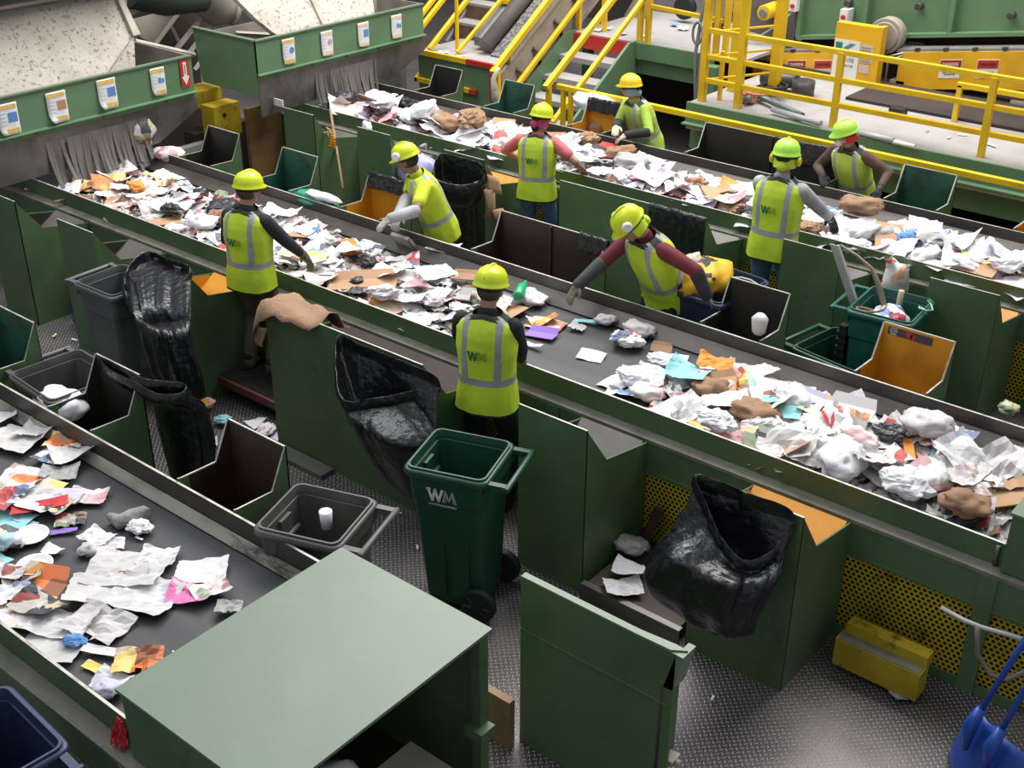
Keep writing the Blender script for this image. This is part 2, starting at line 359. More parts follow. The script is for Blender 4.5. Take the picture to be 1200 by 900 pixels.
# mottled strip: steel over the cover joint on the middle belt
# ------------------------------------------------------------------ chutes
def chute(x0, x1, yb, s, lining, label, wide=False, z1=1.085, name='sorting_chute', rearlin=None, group=None, lining2=None):
    """s=-1: on the camera side of a belt (yb = belt body), s=+1: on the far side (yb = belt rail)"""
    th = .010
    if s < 0: prof = [(0, .732), (.06, .74), (.42, .81), (.62, z1)]; D = .62
    else: prof = [(0, .90), (.02, .895), (.25, .885), (.36, z1+.02)]; D = .37
    P = lambda d, z: (yb+s*d, z)
    t = thing(name, label, 'chute', ((x0+x1)/2, yb+s*D/2, 0), group=group)
    zt = prof[-1][1]
    bb = MB(); ys = sorted((yb+s*D, yb+s*(D-th))); bb.box((x0, ys[0], 0), (x1, ys[1], zt), 0, top=1); obj('front_panel' if s < 0 else 'back_panel', bb, [GRN, EDGE], t)
    for x in (x0, x1-th):
        bb = MB(); pts = [P(0.0, 0), P(0, prof[0][1])]+[P(*q) for q in prof[1:]]+[P(D-.001, prof[-1][1]), P(D-.001, 0)]
        if s > 0: pts = [P(.1, 0), P(.1, .70), P(0.01, .76)] + [P(*q) for q in prof] + [P(D-.001, prof[-1][1]), P(D-.001, 0)]
        poly = [(x, a, z) for a, z in pts]
        k = 2 if s < 0 else 3
        sd = [1 if (pts[i][1] > .77 and pts[(i+1) % len(pts)][1] > .77) else 0 for i in range(len(pts))]
        bb.prism(poly, (th, 0, 0), 0, side=sd); obj('side_panel', bb, [GRN, EDGE], t)
    # lining: inner faces, sloping slide and floor
    bb = MB(); e = th+.001; i0, i1 = x0+e, x1-e
    bb.prism([(i0, *P(D-th-.001, .25)), (i0, *P(D-th-.001, zt-.004)), (i0, *P(D-th-.004, zt-.004)), (i0, *P(D-th-.004, .25))], (i1-i0, 0, 0))
    for x in (i0, i1-.003):
        inner = [P(.07, .25), P(.07, prof[1][1]-.006)]+[(yb+s*q[0], q[1]-.006) for q in prof[2:-1]]+[P(D-th-.004, zt-.012), P(D-th-.004, .25)]
        bb.prism([(x, *q) for q in inner], (.003, 0, 0))
    obj('lining', bb, lining, t)
    bb = MB(); bb.prism([(i0+.004, *P(.03, .745 if s < 0 else .70)), (i0+.004, *P(D-.03, .42)), (i0+.004, *P(D-.03, .40)), (i0+.004, *P(.03, .72 if s < 0 else .68))], (i1-i0-.008, 0, 0))
    obj('slide', bb, rearlin or lining, t)
    if (x1-x0) > .7:
        xm = (x0+x1)/2; bb = MB(); bb.box((xm-.008, *sorted((yb+s*(D-.03), yb+s*(D-.012)))[:1], .4), (xm+.008, sorted((yb+s*(D-.03), yb+s*(D-.012)))[1], zt-.01)); obj('stiffener', bb, lining2 or lining, t)
    return t
YB = 5.25
chute(-9.32, -8.86, YB, -1, BLKL, 'green steel chute at the left picture edge, first on the middle belt', rearlin=GRYL)
chute(-8.27, -7.80, YB, -1, BLKL, 'green steel chute between the left edge chute and the slate wheeled cart', rearlin=GRYL)
chute(-7.20, -6.75, YB, -1, YELL, 'green chute with an orange lining beside the legs of the worker in brown trousers', rearlin=YELL)
chute(-5.87, -4.46, YB, -1, BRWN, 'extra wide green chute with a brown paper sack over its corner', rearlin=BRWN)
chute(-3.73, -3.26, YB, -1, BLKL, 'tall green chute right of the green wheeled cart', rearlin=GRYL)
chute(-2.56, -1.98, YB, -1, YELL, 'green chute with orange lining carrying the right-hand black bag', rearlin=YELL)
YM = 6.54
chute(-9.32, -8.86, YM, 1, BLKL, 'black lined chute beyond the left end of the middle belt')
chute(-8.28, -7.81, YM, 1, TEAL, 'teal lined chute behind the worker in brown trousers')
chute(-7.19, -6.72, YM, 1, YELL, 'orange lined chute with black film on top left of the worker in a lime shirt')
chute(-5.75, -4.75, YM, 1, BRWN, 'wide rust brown chute between the lime shirt worker and the maroon sleeved worker')
chute(-3.72, -3.26, YM, 1, BLKL, 'black lined chute right of the maroon sleeved worker, with a tub flying into it')
ych = chute(-2.61, -2.14, YM, 1, YELL, 'orange lined chute bearing a small sticker, beyond the middle belt')
YN = 3.11
chute(-7.15, -6.69, YN, 1, TEAL, 'teal lined chute at the left picture edge beside the nearest belt')
chute(-6.04, -5.60, YN, 1, BLKL, 'chute beside the nearest belt with a black bag clipped on its rim')
chute(-4.82, -4.35, YN, 1, BRWN, 'dark rust lined chute beside the nearest belt, left of the grey wheeled cart')
YF = 8.43
chute(-9.30, -8.87, YF, -1, BLKL, 'green chute under the corner of the right hopper', rearlin=GRYL)
chute(-8.27, -7.84, YF, -1, BLKL, 'green chute behind the lime shirt worker, next to the leaning pole', rearlin=GRYL)
chute(-7.17, -6.70, YF, -1, YELL, 'orange lined chute behind the tall black bag of the far belt', rearlin=YELL)
chute(-5.87, -4.46, YF, -1, BRWN, 'wide green chute right of the worker in blue jeans at the far belt', rearlin=GRYL)
chute(-3.80, -3.34, YF, -1, GRYL, 'green chute right of the worker with yellow ear defenders', rearlin=GRYL)
chute(-2.68, -2.20, YF, -1, YELL, 'green chute with orange lining at the right end of the far belt', rearlin=YELL)
YO = 9.63
chute(-9.27, -8.86, YO, 1, BLKL, 'black lined chute beyond the far belt, below the yellow edged landing')
chute(-8.27, -7.86, YO, 1, TEAL, 'teal lined chute beyond the far belt at the foot of the stairs')
chute(-7.17, -6.74, YO, 1, YELL, 'rust stained chute beside the worker in the yellow helmet')
chute(-5.80, -4.36, YO, 1, BLKL, 'wide dark chute left of the worker with the red headscarf', lining2=BLKL)
chute(-3.82, -3.35, YO, 1, TEAL, 'dark green lined chute right of the worker with the red headscarf')
chute(-2.72, -2.24, YO, 1, YELL, 'orange lined chute at the right picture edge beyond the far belt')

# sticker on the orange chute
yq = YM+.37-.016
st = thing('sticker', 'small dark sticker with a red badge on the orange lined chute', 'sticker', (-2.40, yq, 1.04))
bb = MB(); bb.box((-2.57, yq-.002, 1.035), (-2.28, yq, 1.088)); obj('backing', bb, base_mat('sticker_dark', (.05, .05, .06), .5)[0], st)
bb = MB(); bb.tube([(-2.43, yq-.004, 1.062), (-2.43, yq-.002, 1.062)], .024, 12); bb.box((-2.42, yq-.004, 1.043), (-2.39, yq-.002, 1.072)); obj('badge', bb, REDP, st)
lettering('LOAD\nDUMP\nBARS', .018, WHT, st, (-2.53, yq-.004, 1.062), (1, 0, 0), (0, 0, 1))

# ------------------------------------------------------------------ hoppers over the belts
def hopper(label, y0, y1, curtain, n_side, yend, seed):
    X = -9.70; rr = random.Random(seed)
    t = thing('feed_hopper', label, 'hopper', (X, (y0+y1)/2, .9))
    bb = MB(); bb.box((X-.012, y0, 1.33), (X, y1, 1.665), 0, top=1); obj('fascia', bb, [GRNL, EDGE], t)
    bb = MB(); bb.box((X-.03, y0, 1.655), (X+.02, y1, 1.67)); obj('top_flange', bb, GRNT, t)
    bb = MB(); bb.prism([(X, y0, 1.335), (X+.045, y0, 1.33), (X+.045, y0, 1.322), (X, y0, 1.322)], (0, y1-y0, 0)); bb.box((X-.01, y0, 1.27), (X+.004, y1, 1.33)); obj('drip_flange', bb, GRNL, t)
    for k in range(5):
        yy = y0+(k+.5)*(y1-y0)/5; bb = MB(); bb.tube([(X+.004, yy, 1.295), (X+.014, yy, 1.295)], .013, 6); obj('bolt', bb, STEEL, t)
    # grey steel skirt, cut slanting at its ends
    z = 1.275
    bb = MB(); poly = [(X, y0, z), (X, y1, z), (X, y1+.01, 1.16), (X, yend, .93), (X, yend-.1, .93), (X, curtain[1], .98), (X, curtain[1], 1.16), (X, curtain[0], 1.16), (X, curtain[0], .93), (X, y0, .90)]
    bb.prism(poly, (.008, 0, 0)); obj('skirt', bb, STEEL, t)
    n = 30; wdt = (curtain[1]-curtain[0])/n
    for k in range(n):
        if rr.random() < .05: continue
        yc = curtain[0]+(k+.5)*wdt; bb = MB(); tw = rr.uniform(-.02, .05); sw = rr.uniform(-.03, .03); ln = rr.uniform(.36, .48)
        ringsl = []
        for j in range(7):
            f = j/6; zz = 1.20-ln*f; xx = X+.012+.07*f*f+tw*f*f; y_ = yc+sw*f
            ringsl.append([(xx, y_-wdt*.49, zz), (xx, y_+wdt*.49, zz), (xx-.006, y_+wdt*.49, zz), (xx-.006, y_-wdt*.49, zz)])
        bb.rings(ringsl, 0, False); obj('curtain_strip', bb, RUBB, t)
    if n_side:
        bb = MB(); bb.prism([(X, y0, 1.67), (X, y0, 1.10), (X-.9, y0, 1.12), (X-.97, y0, 1.67)], (0, .012, 0)); obj('side_plate', bb, GRNL, t)
        bb = MB(); bb.box((X-.97, y0-.02, 1.66), (X, y0+.03, 1.675)); obj('top_flange', bb, GRNT, t)
    bb = MB(); bb.box((X-.95, y1-.012, 1.15), (X-.01, y1, 1.665), 0, top=1); obj('side_plate', bb, [TAN, EDGE], t)
    bb = MB(); bb.prism([(X-.95, y0+.02, 1.05), (X-.95, y0+.02, 1.6), (X-.94, y0+.02, 1.6), (X-.94, y0+.02, 1.05)], (0, y1-y0-.04, 0)); obj('back_plate', bb, TAN, t)
    return t
hopper('left feed hopper with four posters over the middle belt', 3.7, 7.08, (5.45, 6.50), False, 6.60, 1)
hopper('right feed hopper with four posters over the far belt', 7.85, 10.28, (8.60, 9.50), True, 9.75, 2)
# posters
BLUI = base_mat('poster_blue', (.10, .25, .55), .6)[0]; BRNI = base_mat('poster_brown', (.45, .25, .12), .6)[0]; PNKI = base_mat('poster_violet', (.5, .3, .5), .6)[0]
POYL = noisy('poster_ochre', (.72, .46, .10), (.78, .58, .25), 30, 1, .6); POGR = base_mat('poster_text_grey', (.60, .66, .72), .6)[0]
POPK = noisy('poster_peach', (.75, .55, .42), (.8, .66, .55), 30, 1, .6)
def poster(u, v0, w, h, bandm, picm, label, pic='box', curl=0):
    p = atx(u, v0, -9.70); X = -9.685
    t = thing('poster', label, 'poster', (X, p.y, p.z-h), group=None)
    y0, y1, z1 = p.y-w/2, p.y+w/2, p.z; z0 = z1-h
    bb = MB(); rr = []
    for j in range(9):
        f = j/8; zz = z1-h*f; row = []
        for i in range(5):
            g = i/4; k = max(0, f-.65)/.35*max(0, 1-g*1.6)
            row.append((X+.003+curl*k*k, y0+w*g+.02*k*k, zz+.015*k*k))
        rr.append(row)
    for j in range(8):
        for i in range(4):
            bb.add([rr[j][i], rr[j+1][i], rr[j+1][i+1], rr[j][i+1]], [(0, 1, 2, 3)], 0, True)
    o = obj('sheet', bb, WHT, t); weld(o); so = o.modifiers.new('thickness', 'SOLIDIFY'); so.thickness = .002
    F = X+.0045
    for k, (a, c) in enumerate(((.04, .17), (.80, .94))):
        bb = MB(); ya = y0+w*(.06 if k == 0 or not curl else .32); bb.box((F, ya, z1-h*c), (F+.0015, y1-w*.05, z1-h*a)); obj('ochre_band', bb, bandm, t)
    bb = MB()
    for k in range(4): bb.box((F, y0+w*.14, z1-h*(.30+.12*k)), (F+.0015, y0+w*(.42-.05*(k % 2)), z1-h*(.265+.12*k)))
    obj('text_lines', bb, POGR, t)
    bb = MB()
    if pic == 'box': bb.box((F, y0+w*.50, z1-h*.60), (F+.0015, y1-w*.06, z1-h*.30))
    elif pic == 'two':
        bb.box((F, y0+w*.50, z1-h*.55), (F+.0015, y0+w*.70, z1-h*.36)); bb.box((F, y0+w*.74, z1-h*.55), (F+.0015, y1-w*.08, z1-h*.40))
    else:
        bb.tube([(F, y0+w*.74, z1-h*.46), (F+.0015, y0+w*.74, z1-h*.46)], h*.12, 14)
    obj('picture', bb, picm, t)
    return t
poster(5, 121, .19, .27, POYL, BLUI, 'poster with a dark blue picture, leftmost on the left hopper', curl=.03)
poster(63, 107, .19, .27, POYL, BRNI, 'poster with a brown picture and curled corner on the left hopper', curl=.05)
poster(122, 92, .19, .27, POYL, BLUI, 'poster with a pale blue picture, third on the left hopper', curl=.04)
poster(182, 79, .155, .26, POYL, BLUI, 'poster beside the red arrow sign on the left hopper', 'two', curl=.01)
poster(336, 45, .16, .26, POYL, BLUI, 'poster with a round blue emblem, first on the right hopper', 'round')
poster(381, 36, .16, .26, POPK, PNKI, 'faded peach poster with a violet picture on the right hopper', 'round')
poster(424, 26, .16, .26, POPK, BLUI, 'poster with one square blue picture, third on the right hopper')
poster(463, 17, .16, .26, POPK, BLUI, 'poster with a double blue picture, rightmost on the right hopper', 'two')
# red arrow sign
p = atx(214, 70, -9.70); p2 = atx(216, 102, -9.70)
t = thing('arrow_sign', 'narrow red sign with a white arrow pointing down on the left hopper', 'sign', (-9.69, p.y, p2.z))
bb = MB(); bb.box((-9.69, p.y-.05, p2.z), (-9.686, p.y+.05, p.z)); obj('panel', bb, REDP, t)
bb = MB(); c = p.y; zz = [p.z-.02, p2.z+.10, p2.z+.02]
bb.prism([(-9.685, c-.018, zz[0]), (-9.685, c+.018, zz[0]), (-9.685, c+.018, zz[1]), (-9.685, c+.042, zz[1]), (-9.685, c, zz[2]), (-9.685, c-.042, zz[1]), (-9.685, c-.018, zz[1])], (.002, 0, 0)); obj('arrow', bb, WHT, t)
bb = MB(); bb.box((-9.682, c-.005, zz[1]+.02), (-9.681, c+.005, zz[0]-.02)); obj('lettering_strip', bb, REDP, t)

# ------------------------------------------------------------------ screening machines behind the hoppers
def hit(u, v, p0, n):
    d = ray(u, v); n = Vector(n); p0 = Vector(p0); O = Vector((0, 0, CAMH)); t = (p0-O).dot(n)/d.dot(n); return O+d*t
def slab(name, pix, p0, n, th, mat, parent, mode='z'):
    n = Vector(n).normalized(); pts = [hit(u, v, p0, n) for u, v in pix]
    if n.dot(CF) > 0: n = -n
    bb = MB(); bb.prism(pts, -n*th); return obj(name, bb, mat, parent)
t = thing('screening_machine', 'cream splattered screening deck rising behind the left hopper', 'machine', (-10.8, 5.2, 1.2))
n1 = (math.sin(math.radians(50)), 0, math.cos(math.radians(50)))
slab('deck_sheet', [(-60, 145), (-60, 30), (0, 15), (60, 5), (140, -6), (157, 40), (127, 84), (60, 110)], (-9.85, 6, 1.50), n1, .05, CREAM, t)
slab('deck_rim', [(134, -10), (140, -10), (165, 40), (157, 42)], (-9.83, 6, 1.54), n1, .07, CREAMS, t)
slab('corner_sheet', [(129, 86), (157, 44), (159, 84), (140, 92)], (-9.80, 6, 1.45), (.95, 0, .3), .04, CREAM, t)
t = thing('screening_machine', 'cream screening deck behind the right hopper', 'machine', (-10.9, 9, 1.2))
slab('deck_sheet', [(272, -6), (300, 22), (320, 38), (334, 46), (440, 24), (437, 0), (436, -10)], (-9.88, 9, 1.5), n1, .05, CREAM, t)
slab('seam_bar', [(362, -6), (366, -6), (385, 30), (380, 32)], (-9.86, 9, 1.52), n1, .03, CREAMS, t)
slab('end_sheet', [(438, -8), (470, -8), (478, 14), (440, 22)], (-10.4, 9, 1.5), (1, 0, .1), .05, TAN, t)
t = thing('conveyor_head', 'rounded cream conveyor head between the two screening decks', 'machine', (-11.3, 8.1, 2))
a = atx(250, -8, -11.3); c = atx(262, 22, -11.3)
bb = MB(); bb.tube([a+Vector((0, -.25, .35)), a+Vector((0, -.12, .1)), (a+c)/2, c], [.30, .28, .24, .17], 14); obj('drum_cover', bb, CREAMS, t)
a = atx(280, -5, -11.2); c = atx(272, 30, -11.2)
bb = MB(); bb.tube([a, c], .07, 8); obj('side_pipe', bb, TAN, t)
# cream frame beams behind
t = thing('support_frame', 'cream diagonal steel frame between the two hoppers', 'frame', (-11.2, 7.2, 0))
def beam(a, c, X, wd, mat, nm='beam', parent=None, X2=None):
    pa, pc = atx(*a, X), atx(*c, X2 or X); bb = MB(); bb.tube([pa, pc], wd, 4, flat=.8); return obj(nm, bb, mat, parent or t)
beam((215, 8), (180, 55), -11.3, .035, CREAMS); beam((244, 12), (205, 60), -11.35, .045, CREAMS); beam((199, 27), (212, 54), -11.4, .02, CREAMS)
beam((252, 22), (222, 62), -11.3, .04, CREAMS); beam((262, 36), (228, 82), -11.2, .035, CREAMS); beam((158, 48), (228, 64), -10.7, .03, CREAMS); beam((192, 54), (178, 76), -10.8, .035, CREAMS)
beam((340, 37), (330, 38), -10.6, .03, CREAMS); beam((275, 38), (330, 41), -10.65, .035, CREAMS)
slab('web_plate', [(150, 24), (212, 8), (182, 52), (165, 44)], (-11.5, 7, 2), (1, 0, .2), .03, TAN, t)
slab('foot_plate', [(142, -2), (150, 0), (168, 10), (154, 18)], (-11, 7, 2), (1, 0, .2), .03, CREAMS, t)
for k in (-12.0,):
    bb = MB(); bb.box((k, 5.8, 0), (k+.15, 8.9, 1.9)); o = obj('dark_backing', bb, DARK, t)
bb = MB(); pa = atx(-60, 14, -10.35); pc = atx(150, -16, -10.35)
bb.tube([pa+Vector((0, -1, .34)), pa+Vector((0, 0, .34)), (pa+pc)/2+Vector((0, 0, .36)), pc+Vector((0, 0, .34))], [.36, .36, .34, .31], 20)
solo('air_duct', bb, DARKG, 'dark green duct crossing the top left corner', 'duct')
bb = MB(); pa = atx(150, -14, -11.0); pc = atx(238, -2, -11.0); bb.tube([pa, (pa+pc)/2+Vector((0, 0, -.03)), pc], [.2, .2, .14], 14)
solo('air_duct', bb, DARKG, 'short dark green duct above the cream frame', 'duct')
# drive guard boxes between the belts
t = thing('drive_guard', 'small yellow drive guard box in the dark between the hoppers', 'guard', (-10.35, 7.7, .3))
q = atx(250, 130, -10.1); q2 = atx(284, 155, -10.1)
bb = MB(); bb.box((-10.3, q.y, q2.z), (-10.1, q2.y, q.z+.03)); obj('front_box', bb, YLWD, t, bevel=.01)  # darker yellow carries the shade between the hoppers in its colour
bb = MB(); bb.tube([(-10.1, (q.y+q2.y)/2-.04, q.z-.07), (-10.09, (q.y+q2.y)/2-.04, q.z-.07)], .022, 10); obj('peep_hole', bb, BLK, t)
bb = MB(); bb.box((-10.65, q.y-.02, q.z-.02), (-10.35, q2.y-.02, q.z+.14)); obj('rear_box', bb, YLWD, t, bevel=.01)
bb = MB(); bb.box((-10.55, 7.5, 0), (-10.35, 8.2, q2.z+.02)); obj('pedestal', bb, DARK, t)
bb = MB(); bb.box((-10.1, 7.95, 0), (-10.05, 8.4, .9)); solo('rusty_panel', bb, noisy('rust_panel', (.17, .09, .03), (.10, .05, .02), 5, 1, .8), 'rust brown panel standing in the dark below the right hopper', 'panel')
bb = MB(); bb.box((-10.3, 6.65, 0), (-10.2, 7.55, .62), 0); bb.box((-10.2, 6.7, .3), (-9.75, 7.4, .34)); solo('drive_housing', bb, GREY, 'dim grey drive housing below the yellow guard box', 'machine')

# ------------------------------------------------------------------ hoods at the belt ends
t = thing('belt_hood', 'large pale green hood covering the end of the nearest belt', 'hood', (-3.04, 2.44, 0))
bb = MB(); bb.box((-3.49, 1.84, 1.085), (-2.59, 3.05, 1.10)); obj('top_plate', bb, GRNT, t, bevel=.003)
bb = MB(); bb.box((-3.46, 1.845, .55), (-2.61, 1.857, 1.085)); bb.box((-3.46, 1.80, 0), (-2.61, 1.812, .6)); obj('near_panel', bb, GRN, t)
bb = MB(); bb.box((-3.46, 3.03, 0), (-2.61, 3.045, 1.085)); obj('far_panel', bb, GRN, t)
bb = MB(); bb.box((-2.65, 2.98, 0), (-2.60, 3.03, 1.085)); bb.box((-2.66, 2.94, .55), (-2.56, 3.03, .60)); obj('corner_post', bb, GRN, t, bevel=.004)
bb = MB(); bb.box((-3.40, 1.9, .10), (-2.65, 3.0, .14)); bb.box((-3.44, 1.9, .1), (-3.40, 3.0, .68)); obj('dark_interior_tray', bb, DARK, t)  # near-black colour stands in for the shade inside the hood
bb = MB(); bb.tube([(-3.2, 1.95, .66), (-3.2, 2.98, .66)], .06, 14); obj('end_roller', bb, STEELD, t)
t = thing('belt_hood', 'pale green hood at the right picture edge over the end of the middle belt', 'hood', (-.8, 5.9, 0))
bb = MB(); bb.box((-1.23, 5.28, 1.085), (-.2, 6.6, 1.10)); obj('top_plate', bb, GRNT, t, bevel=.003)
bb = MB(); bb.box((-1.22, 5.285, .76), (-.2, 5.297, 1.085)); obj('near_panel', bb, GRN, t)
bb = MB(); bb.box((-1.22, 6.58, .7), (-.2, 6.592, 1.085)); obj('far_panel', bb, GRN, t)
bb = MB(); bb.tube([(-1.26, 5.325, .87), (-1.26, 5.325, .74)], .012, 6); obj('latch', bb, STEEL, t)
# green shield by the walkway
t = thing('steel_shield', 'freestanding green steel shield with folded pale rims at bottom centre', 'shield', (-2.38, 3.55, 0))
a = -2.80; e = -1.97
bb = MB(); bb.box((a, 3.50, 0), (e, 3.512, 1.0)); bb.box((a, 3.494, .705), (e-.02, 3.5, .712)); obj('front_sheet', bb, GRN, t)
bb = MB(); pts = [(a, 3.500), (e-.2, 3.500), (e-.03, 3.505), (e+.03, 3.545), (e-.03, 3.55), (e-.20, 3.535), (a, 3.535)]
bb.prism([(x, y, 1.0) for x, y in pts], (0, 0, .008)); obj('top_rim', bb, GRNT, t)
bb = MB(); bb.prism([(e, 3.50, 1.0), (e+.035, 3.50, 1.0), (e-.005, 3.50, .80), (e-.05, 3.50, .80)], (.0, .10, .0)); obj('side_rim', bb, GRNT, t)
bb = MB(); bb.box((e-.06, 3.512, 0), (e-.05, 3.64, .82)); obj('side_wing', bb, GRN, t)
bb = MB(); bb.tube([(e-.055, 3.506, .80), (e-.055, 3.506, .05)], .012, 6); obj('hinge_rod', bb, DARK, t)
for z in (.24, .34):
    bb = MB(); bb.box((e-.04, 3.53, z), (e+.01, 3.60, z+.03)); bb.tube([(e+.01, 3.56, z+.015), (e+.035, 3.56, z+.015)], .016, 8); obj('bracket', bb, TAN, t)
bb = MB(); bb.box((-2.98, 3.42, 0), (-2.80, 3.46, .30)); solo('wooden_board', bb, WOODL, 'small tan board standing left of the green shield', 'board')

# ------------------------------------------------------------------ walkway, platform, stairs, railings
def sq(parent, nm, a, c, w_=.045, mat=YLW):
    bb = MB(); a = Vector(a); c = Vector(c); d = (c-a).normalized()
    side = d.cross(Vector((0, 0, 1))) if abs(d.z) < .9 else Vector((1, 0, 0)); side.normalize(); up = side.cross(d)
    h = w_/2; q = [side*h+up*h, -side*h+up*h, -side*h-up*h, side*h-up*h]
    bb.rings([[a+k for k in q], [c+k for k in q]], 0, False)
    return obj(nm, bb, mat, parent, bevel=.004)
t = thing('guard_railing', 'long low yellow railing running behind the far belt', 'railing', (-4.5, 10.3, 0))
sq(t, 'top_rail', (-7.80, 10.30, 1.05), (.4, 10.30, 1.02), .055); sq(t, 'mid_rail', (-7.75, 10.30, .56), (.4, 10.30, .54), .045)
for x in (-7.72, -7.62, -5.14, -5.07, -3.93, -3.86, -2.2, -.9): sq(t, 'post', (x, 10.30, 0), (x, 10.30, 1.03), .045)
t = thing('elevated_platform', 'raised grey platform with green channel edge at upper right', 'platform', (-3, 12, 0))
bb = MB(); bb.box((-6.5, 10.82, .965), (2, 16.2, 1.0)); obj('deck', bb, CONC, t)
bb = MB(); bb.box((-6.5, 10.78, .80), (2, 10.82, 1.01)); bb.box((-6.5, 10.70, .795), (2, 10.82, .81)); bb.box((-6.5, 10.90, .50), (2, 10.94, .78)); obj('edge_channel', bb, GRNL, t)
bb = MB(); bb.box((-6.45, 10.72, .76), (2, 10.80, .793)); obj('kick_strip', bb, TAN, t)
for x in (-6.4, -4.6, -2.6, -.6):
    bb = MB(); bb.box((x, 11.0, 0), (x+.14, 11.14, .97)); obj('leg', bb, GRNL, t)
bb = MB(); bb.box((-6.4, 12.6, 0), (2, 12.64, .96)); obj('dark_void_panel', bb, DARK, t)  # dark sheet standing in for the shaded void below the deck
bb = MB(); bb.box((-6.6, 9.98, .0), (1, 11.9, .05)); solo('walkway_strip', bb, noisy('walkway_tan', (.20, .17, .13), (.14, .12, .1), 4, 1, .8), 'tan walkway strip between the far belt and the raised platform', 'walkway')
t = thing('guard_railing', 'yellow three rail railing on top of the raised platform', 'railing', (-4.2, 10.95, 1.0))
yb_ = 10.95
for z, nm in ((.72, 'top_rail'), (.46, 'mid_rail'), (.22, 'low_rail')):
    sq(t, nm, (-6.42, yb_, 1+z), (1, yb_, 1+z), .05)
for x in (-4.95, -3.50, -2.0, -.5): sq(t, 'post', (x, yb_, 1.0), (x, yb_, 1.72), .06)
for x in (-6.42, -6.00): sq(t, 'post', (x, yb_, 1.0), (x, yb_, 2.4), .07)
sq(t, 'post', (-6.30, 11.1, 1.0), (-6.30, 11.1, 1.5), .04); sq(t, 'post', (-5.95, 11.6, 1.0), (-5.95, 11.6, 2.4), .10); sq(t, 'post', (-6.38, 11.5, 1.0), (-6.38, 11.5, 2.4), .09)
for z in (1.22, 1.46, 1.7): sq(t, 'cross_rail', (-6.38, 11.0, z), (-5.97, 11.6, z+.02), .022)
sq(t, 'cross_rail', (-6.42, yb_, 2.07), (-6.0, yb_, 2.07), .045)
t = thing('guard_railing', 'second yellow railing on the platform in front of the yellow guards', 'railing', (-3, 11.9, 1.0))
sq(t, 'top_rail', (-4.15, 11.9, 1.36), (1, 11.9, 1.36), .05)
for x in (-4.12, -2.95, -1.6): sq(t, 'post', (x, 11.9, 1.0), (x, 11.9, 1.36), .05)
# landing and centre stairs
t = thing('stair_landing', 'grey stair landing with green beams at top centre', 'landing', (-7.4, 13, 0))
bb = MB(); bb.box((-8.85, 11.98, 1.165), (-6.55, 15.5, 1.20)); obj('deck', bb, CONC, t)
bb = MB(); bb.box((-7.98, 11.93, 1.03), (-6.9, 11.98, 1.21)); bb.box((-7.98, 12.02, .84), (-6.9, 12.06, 1.02)); obj('edge_beam', bb, GRNL, t)
bb = MB(); bb.box((-6.92, 11.80, 0), (-6.78, 11.94, 1.12)); bb.box((-6.96, 11.76, .62), (-6.74, 11.98, .80)); obj('leg', bb, GRNL, t)
bb = MB(); bb.box((-8.8, 12.1, 0), (-8.7, 12.2, 1.17)); obj('leg', bb, GRNL, t)
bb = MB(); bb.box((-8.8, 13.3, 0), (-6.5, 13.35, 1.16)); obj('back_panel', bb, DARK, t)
t = thing('steel_stairs', 'short green steel stairs with a red top riser at top centre', 'stairs', (-8.4, 11.3, 0))
for x in (-8.86, -7.96):
    bb = MB(); bb.prism([(x, 9.95+.33, .0), (x, 10.6, 0), (x, 12.0, .92), (x, 12.0, 1.22), (x, 11.82, 1.22), (x, 10.02+.33, .28)], (.035, 0, 0)); obj('stringer', bb, GRNL, t)
for k in range(5):
    y = 10.50+.29*k; z = .21+.187*k
    bb = MB(); bb.box((-8.825, y, z), (-7.96, y+.26, z+.03)); bb.box((-8.825, y, z-.03), (-7.96, y+.02, z)); obj('tread', bb, CONC, t)
bb = MB(); bb.box((-8.825, 11.95, 1.03), (-7.96, 11.97, 1.19)); obj('top_riser', bb, REDP, t)
t = thing('stair_handrail', 'yellow handrail climbing the right side of the short stairs', 'railing', (-7.85, 10.35, 0))
a, c = Vector((-7.90, 10.22, 1.03)), Vector((-7.90, 12.6, 2.52))
sq(t, 'top_rail', a, c, .06); sq(t, 'mid_rail', (-7.90, 10.35, .62), (-7.90, 12.1, 1.74), .05); sq(t, 'post', (-7.90, 10.28, 0), (-7.90, 10.28, 1.05), .05)
sq(t, 'post', (-7.93, 12.02, 1.0), (-7.93, 12.02, 2.4), .06)
t = thing('stair_handrail', 'yellow handrail climbing the left side of the short stairs', 'railing', (-8.95, 10.4, 0))
pa = aty(577, 86, 10.55); sq(t, 'top_rail', pa, pa+Vector((0, 2.0, 1.3)), .065); sq(t, 'mid_rail', pa+Vector((.08, .1, -.35)), pa+Vector((.08, 2.0, .88)), .05)
sq(t, 'post', (pa.x, 10.65, 0), (pa.x, 10.65, pa.z+.05), .05); sq(t, 'post', (pa.x+.05, 12.1, 1.2), (pa.x+.05, 12.1, 2.3), .055); sq(t, 'post', (pa.x+.35, 12.2, 1.2), (pa.x+.35, 12.2, 2.3), .055)
t = thing('guard_railing', 'yellow railing at the front of the grey stair landing', 'railing', (-7.4, 12.0, 1.2))
for x in (-7.82, -6.92, -6.80): sq(t, 'post', (x, 12.02, 1.2), (x, 12.02, 2.4), .06)
sq(t, 'mid_rail', (-7.82, 12.02, 1.62), (-6.85, 12.02, 1.58), .045); sq(t, 'top_rail', (-7.82, 12.02, 2.02), (-6.85, 12.02, 2.0), .045)
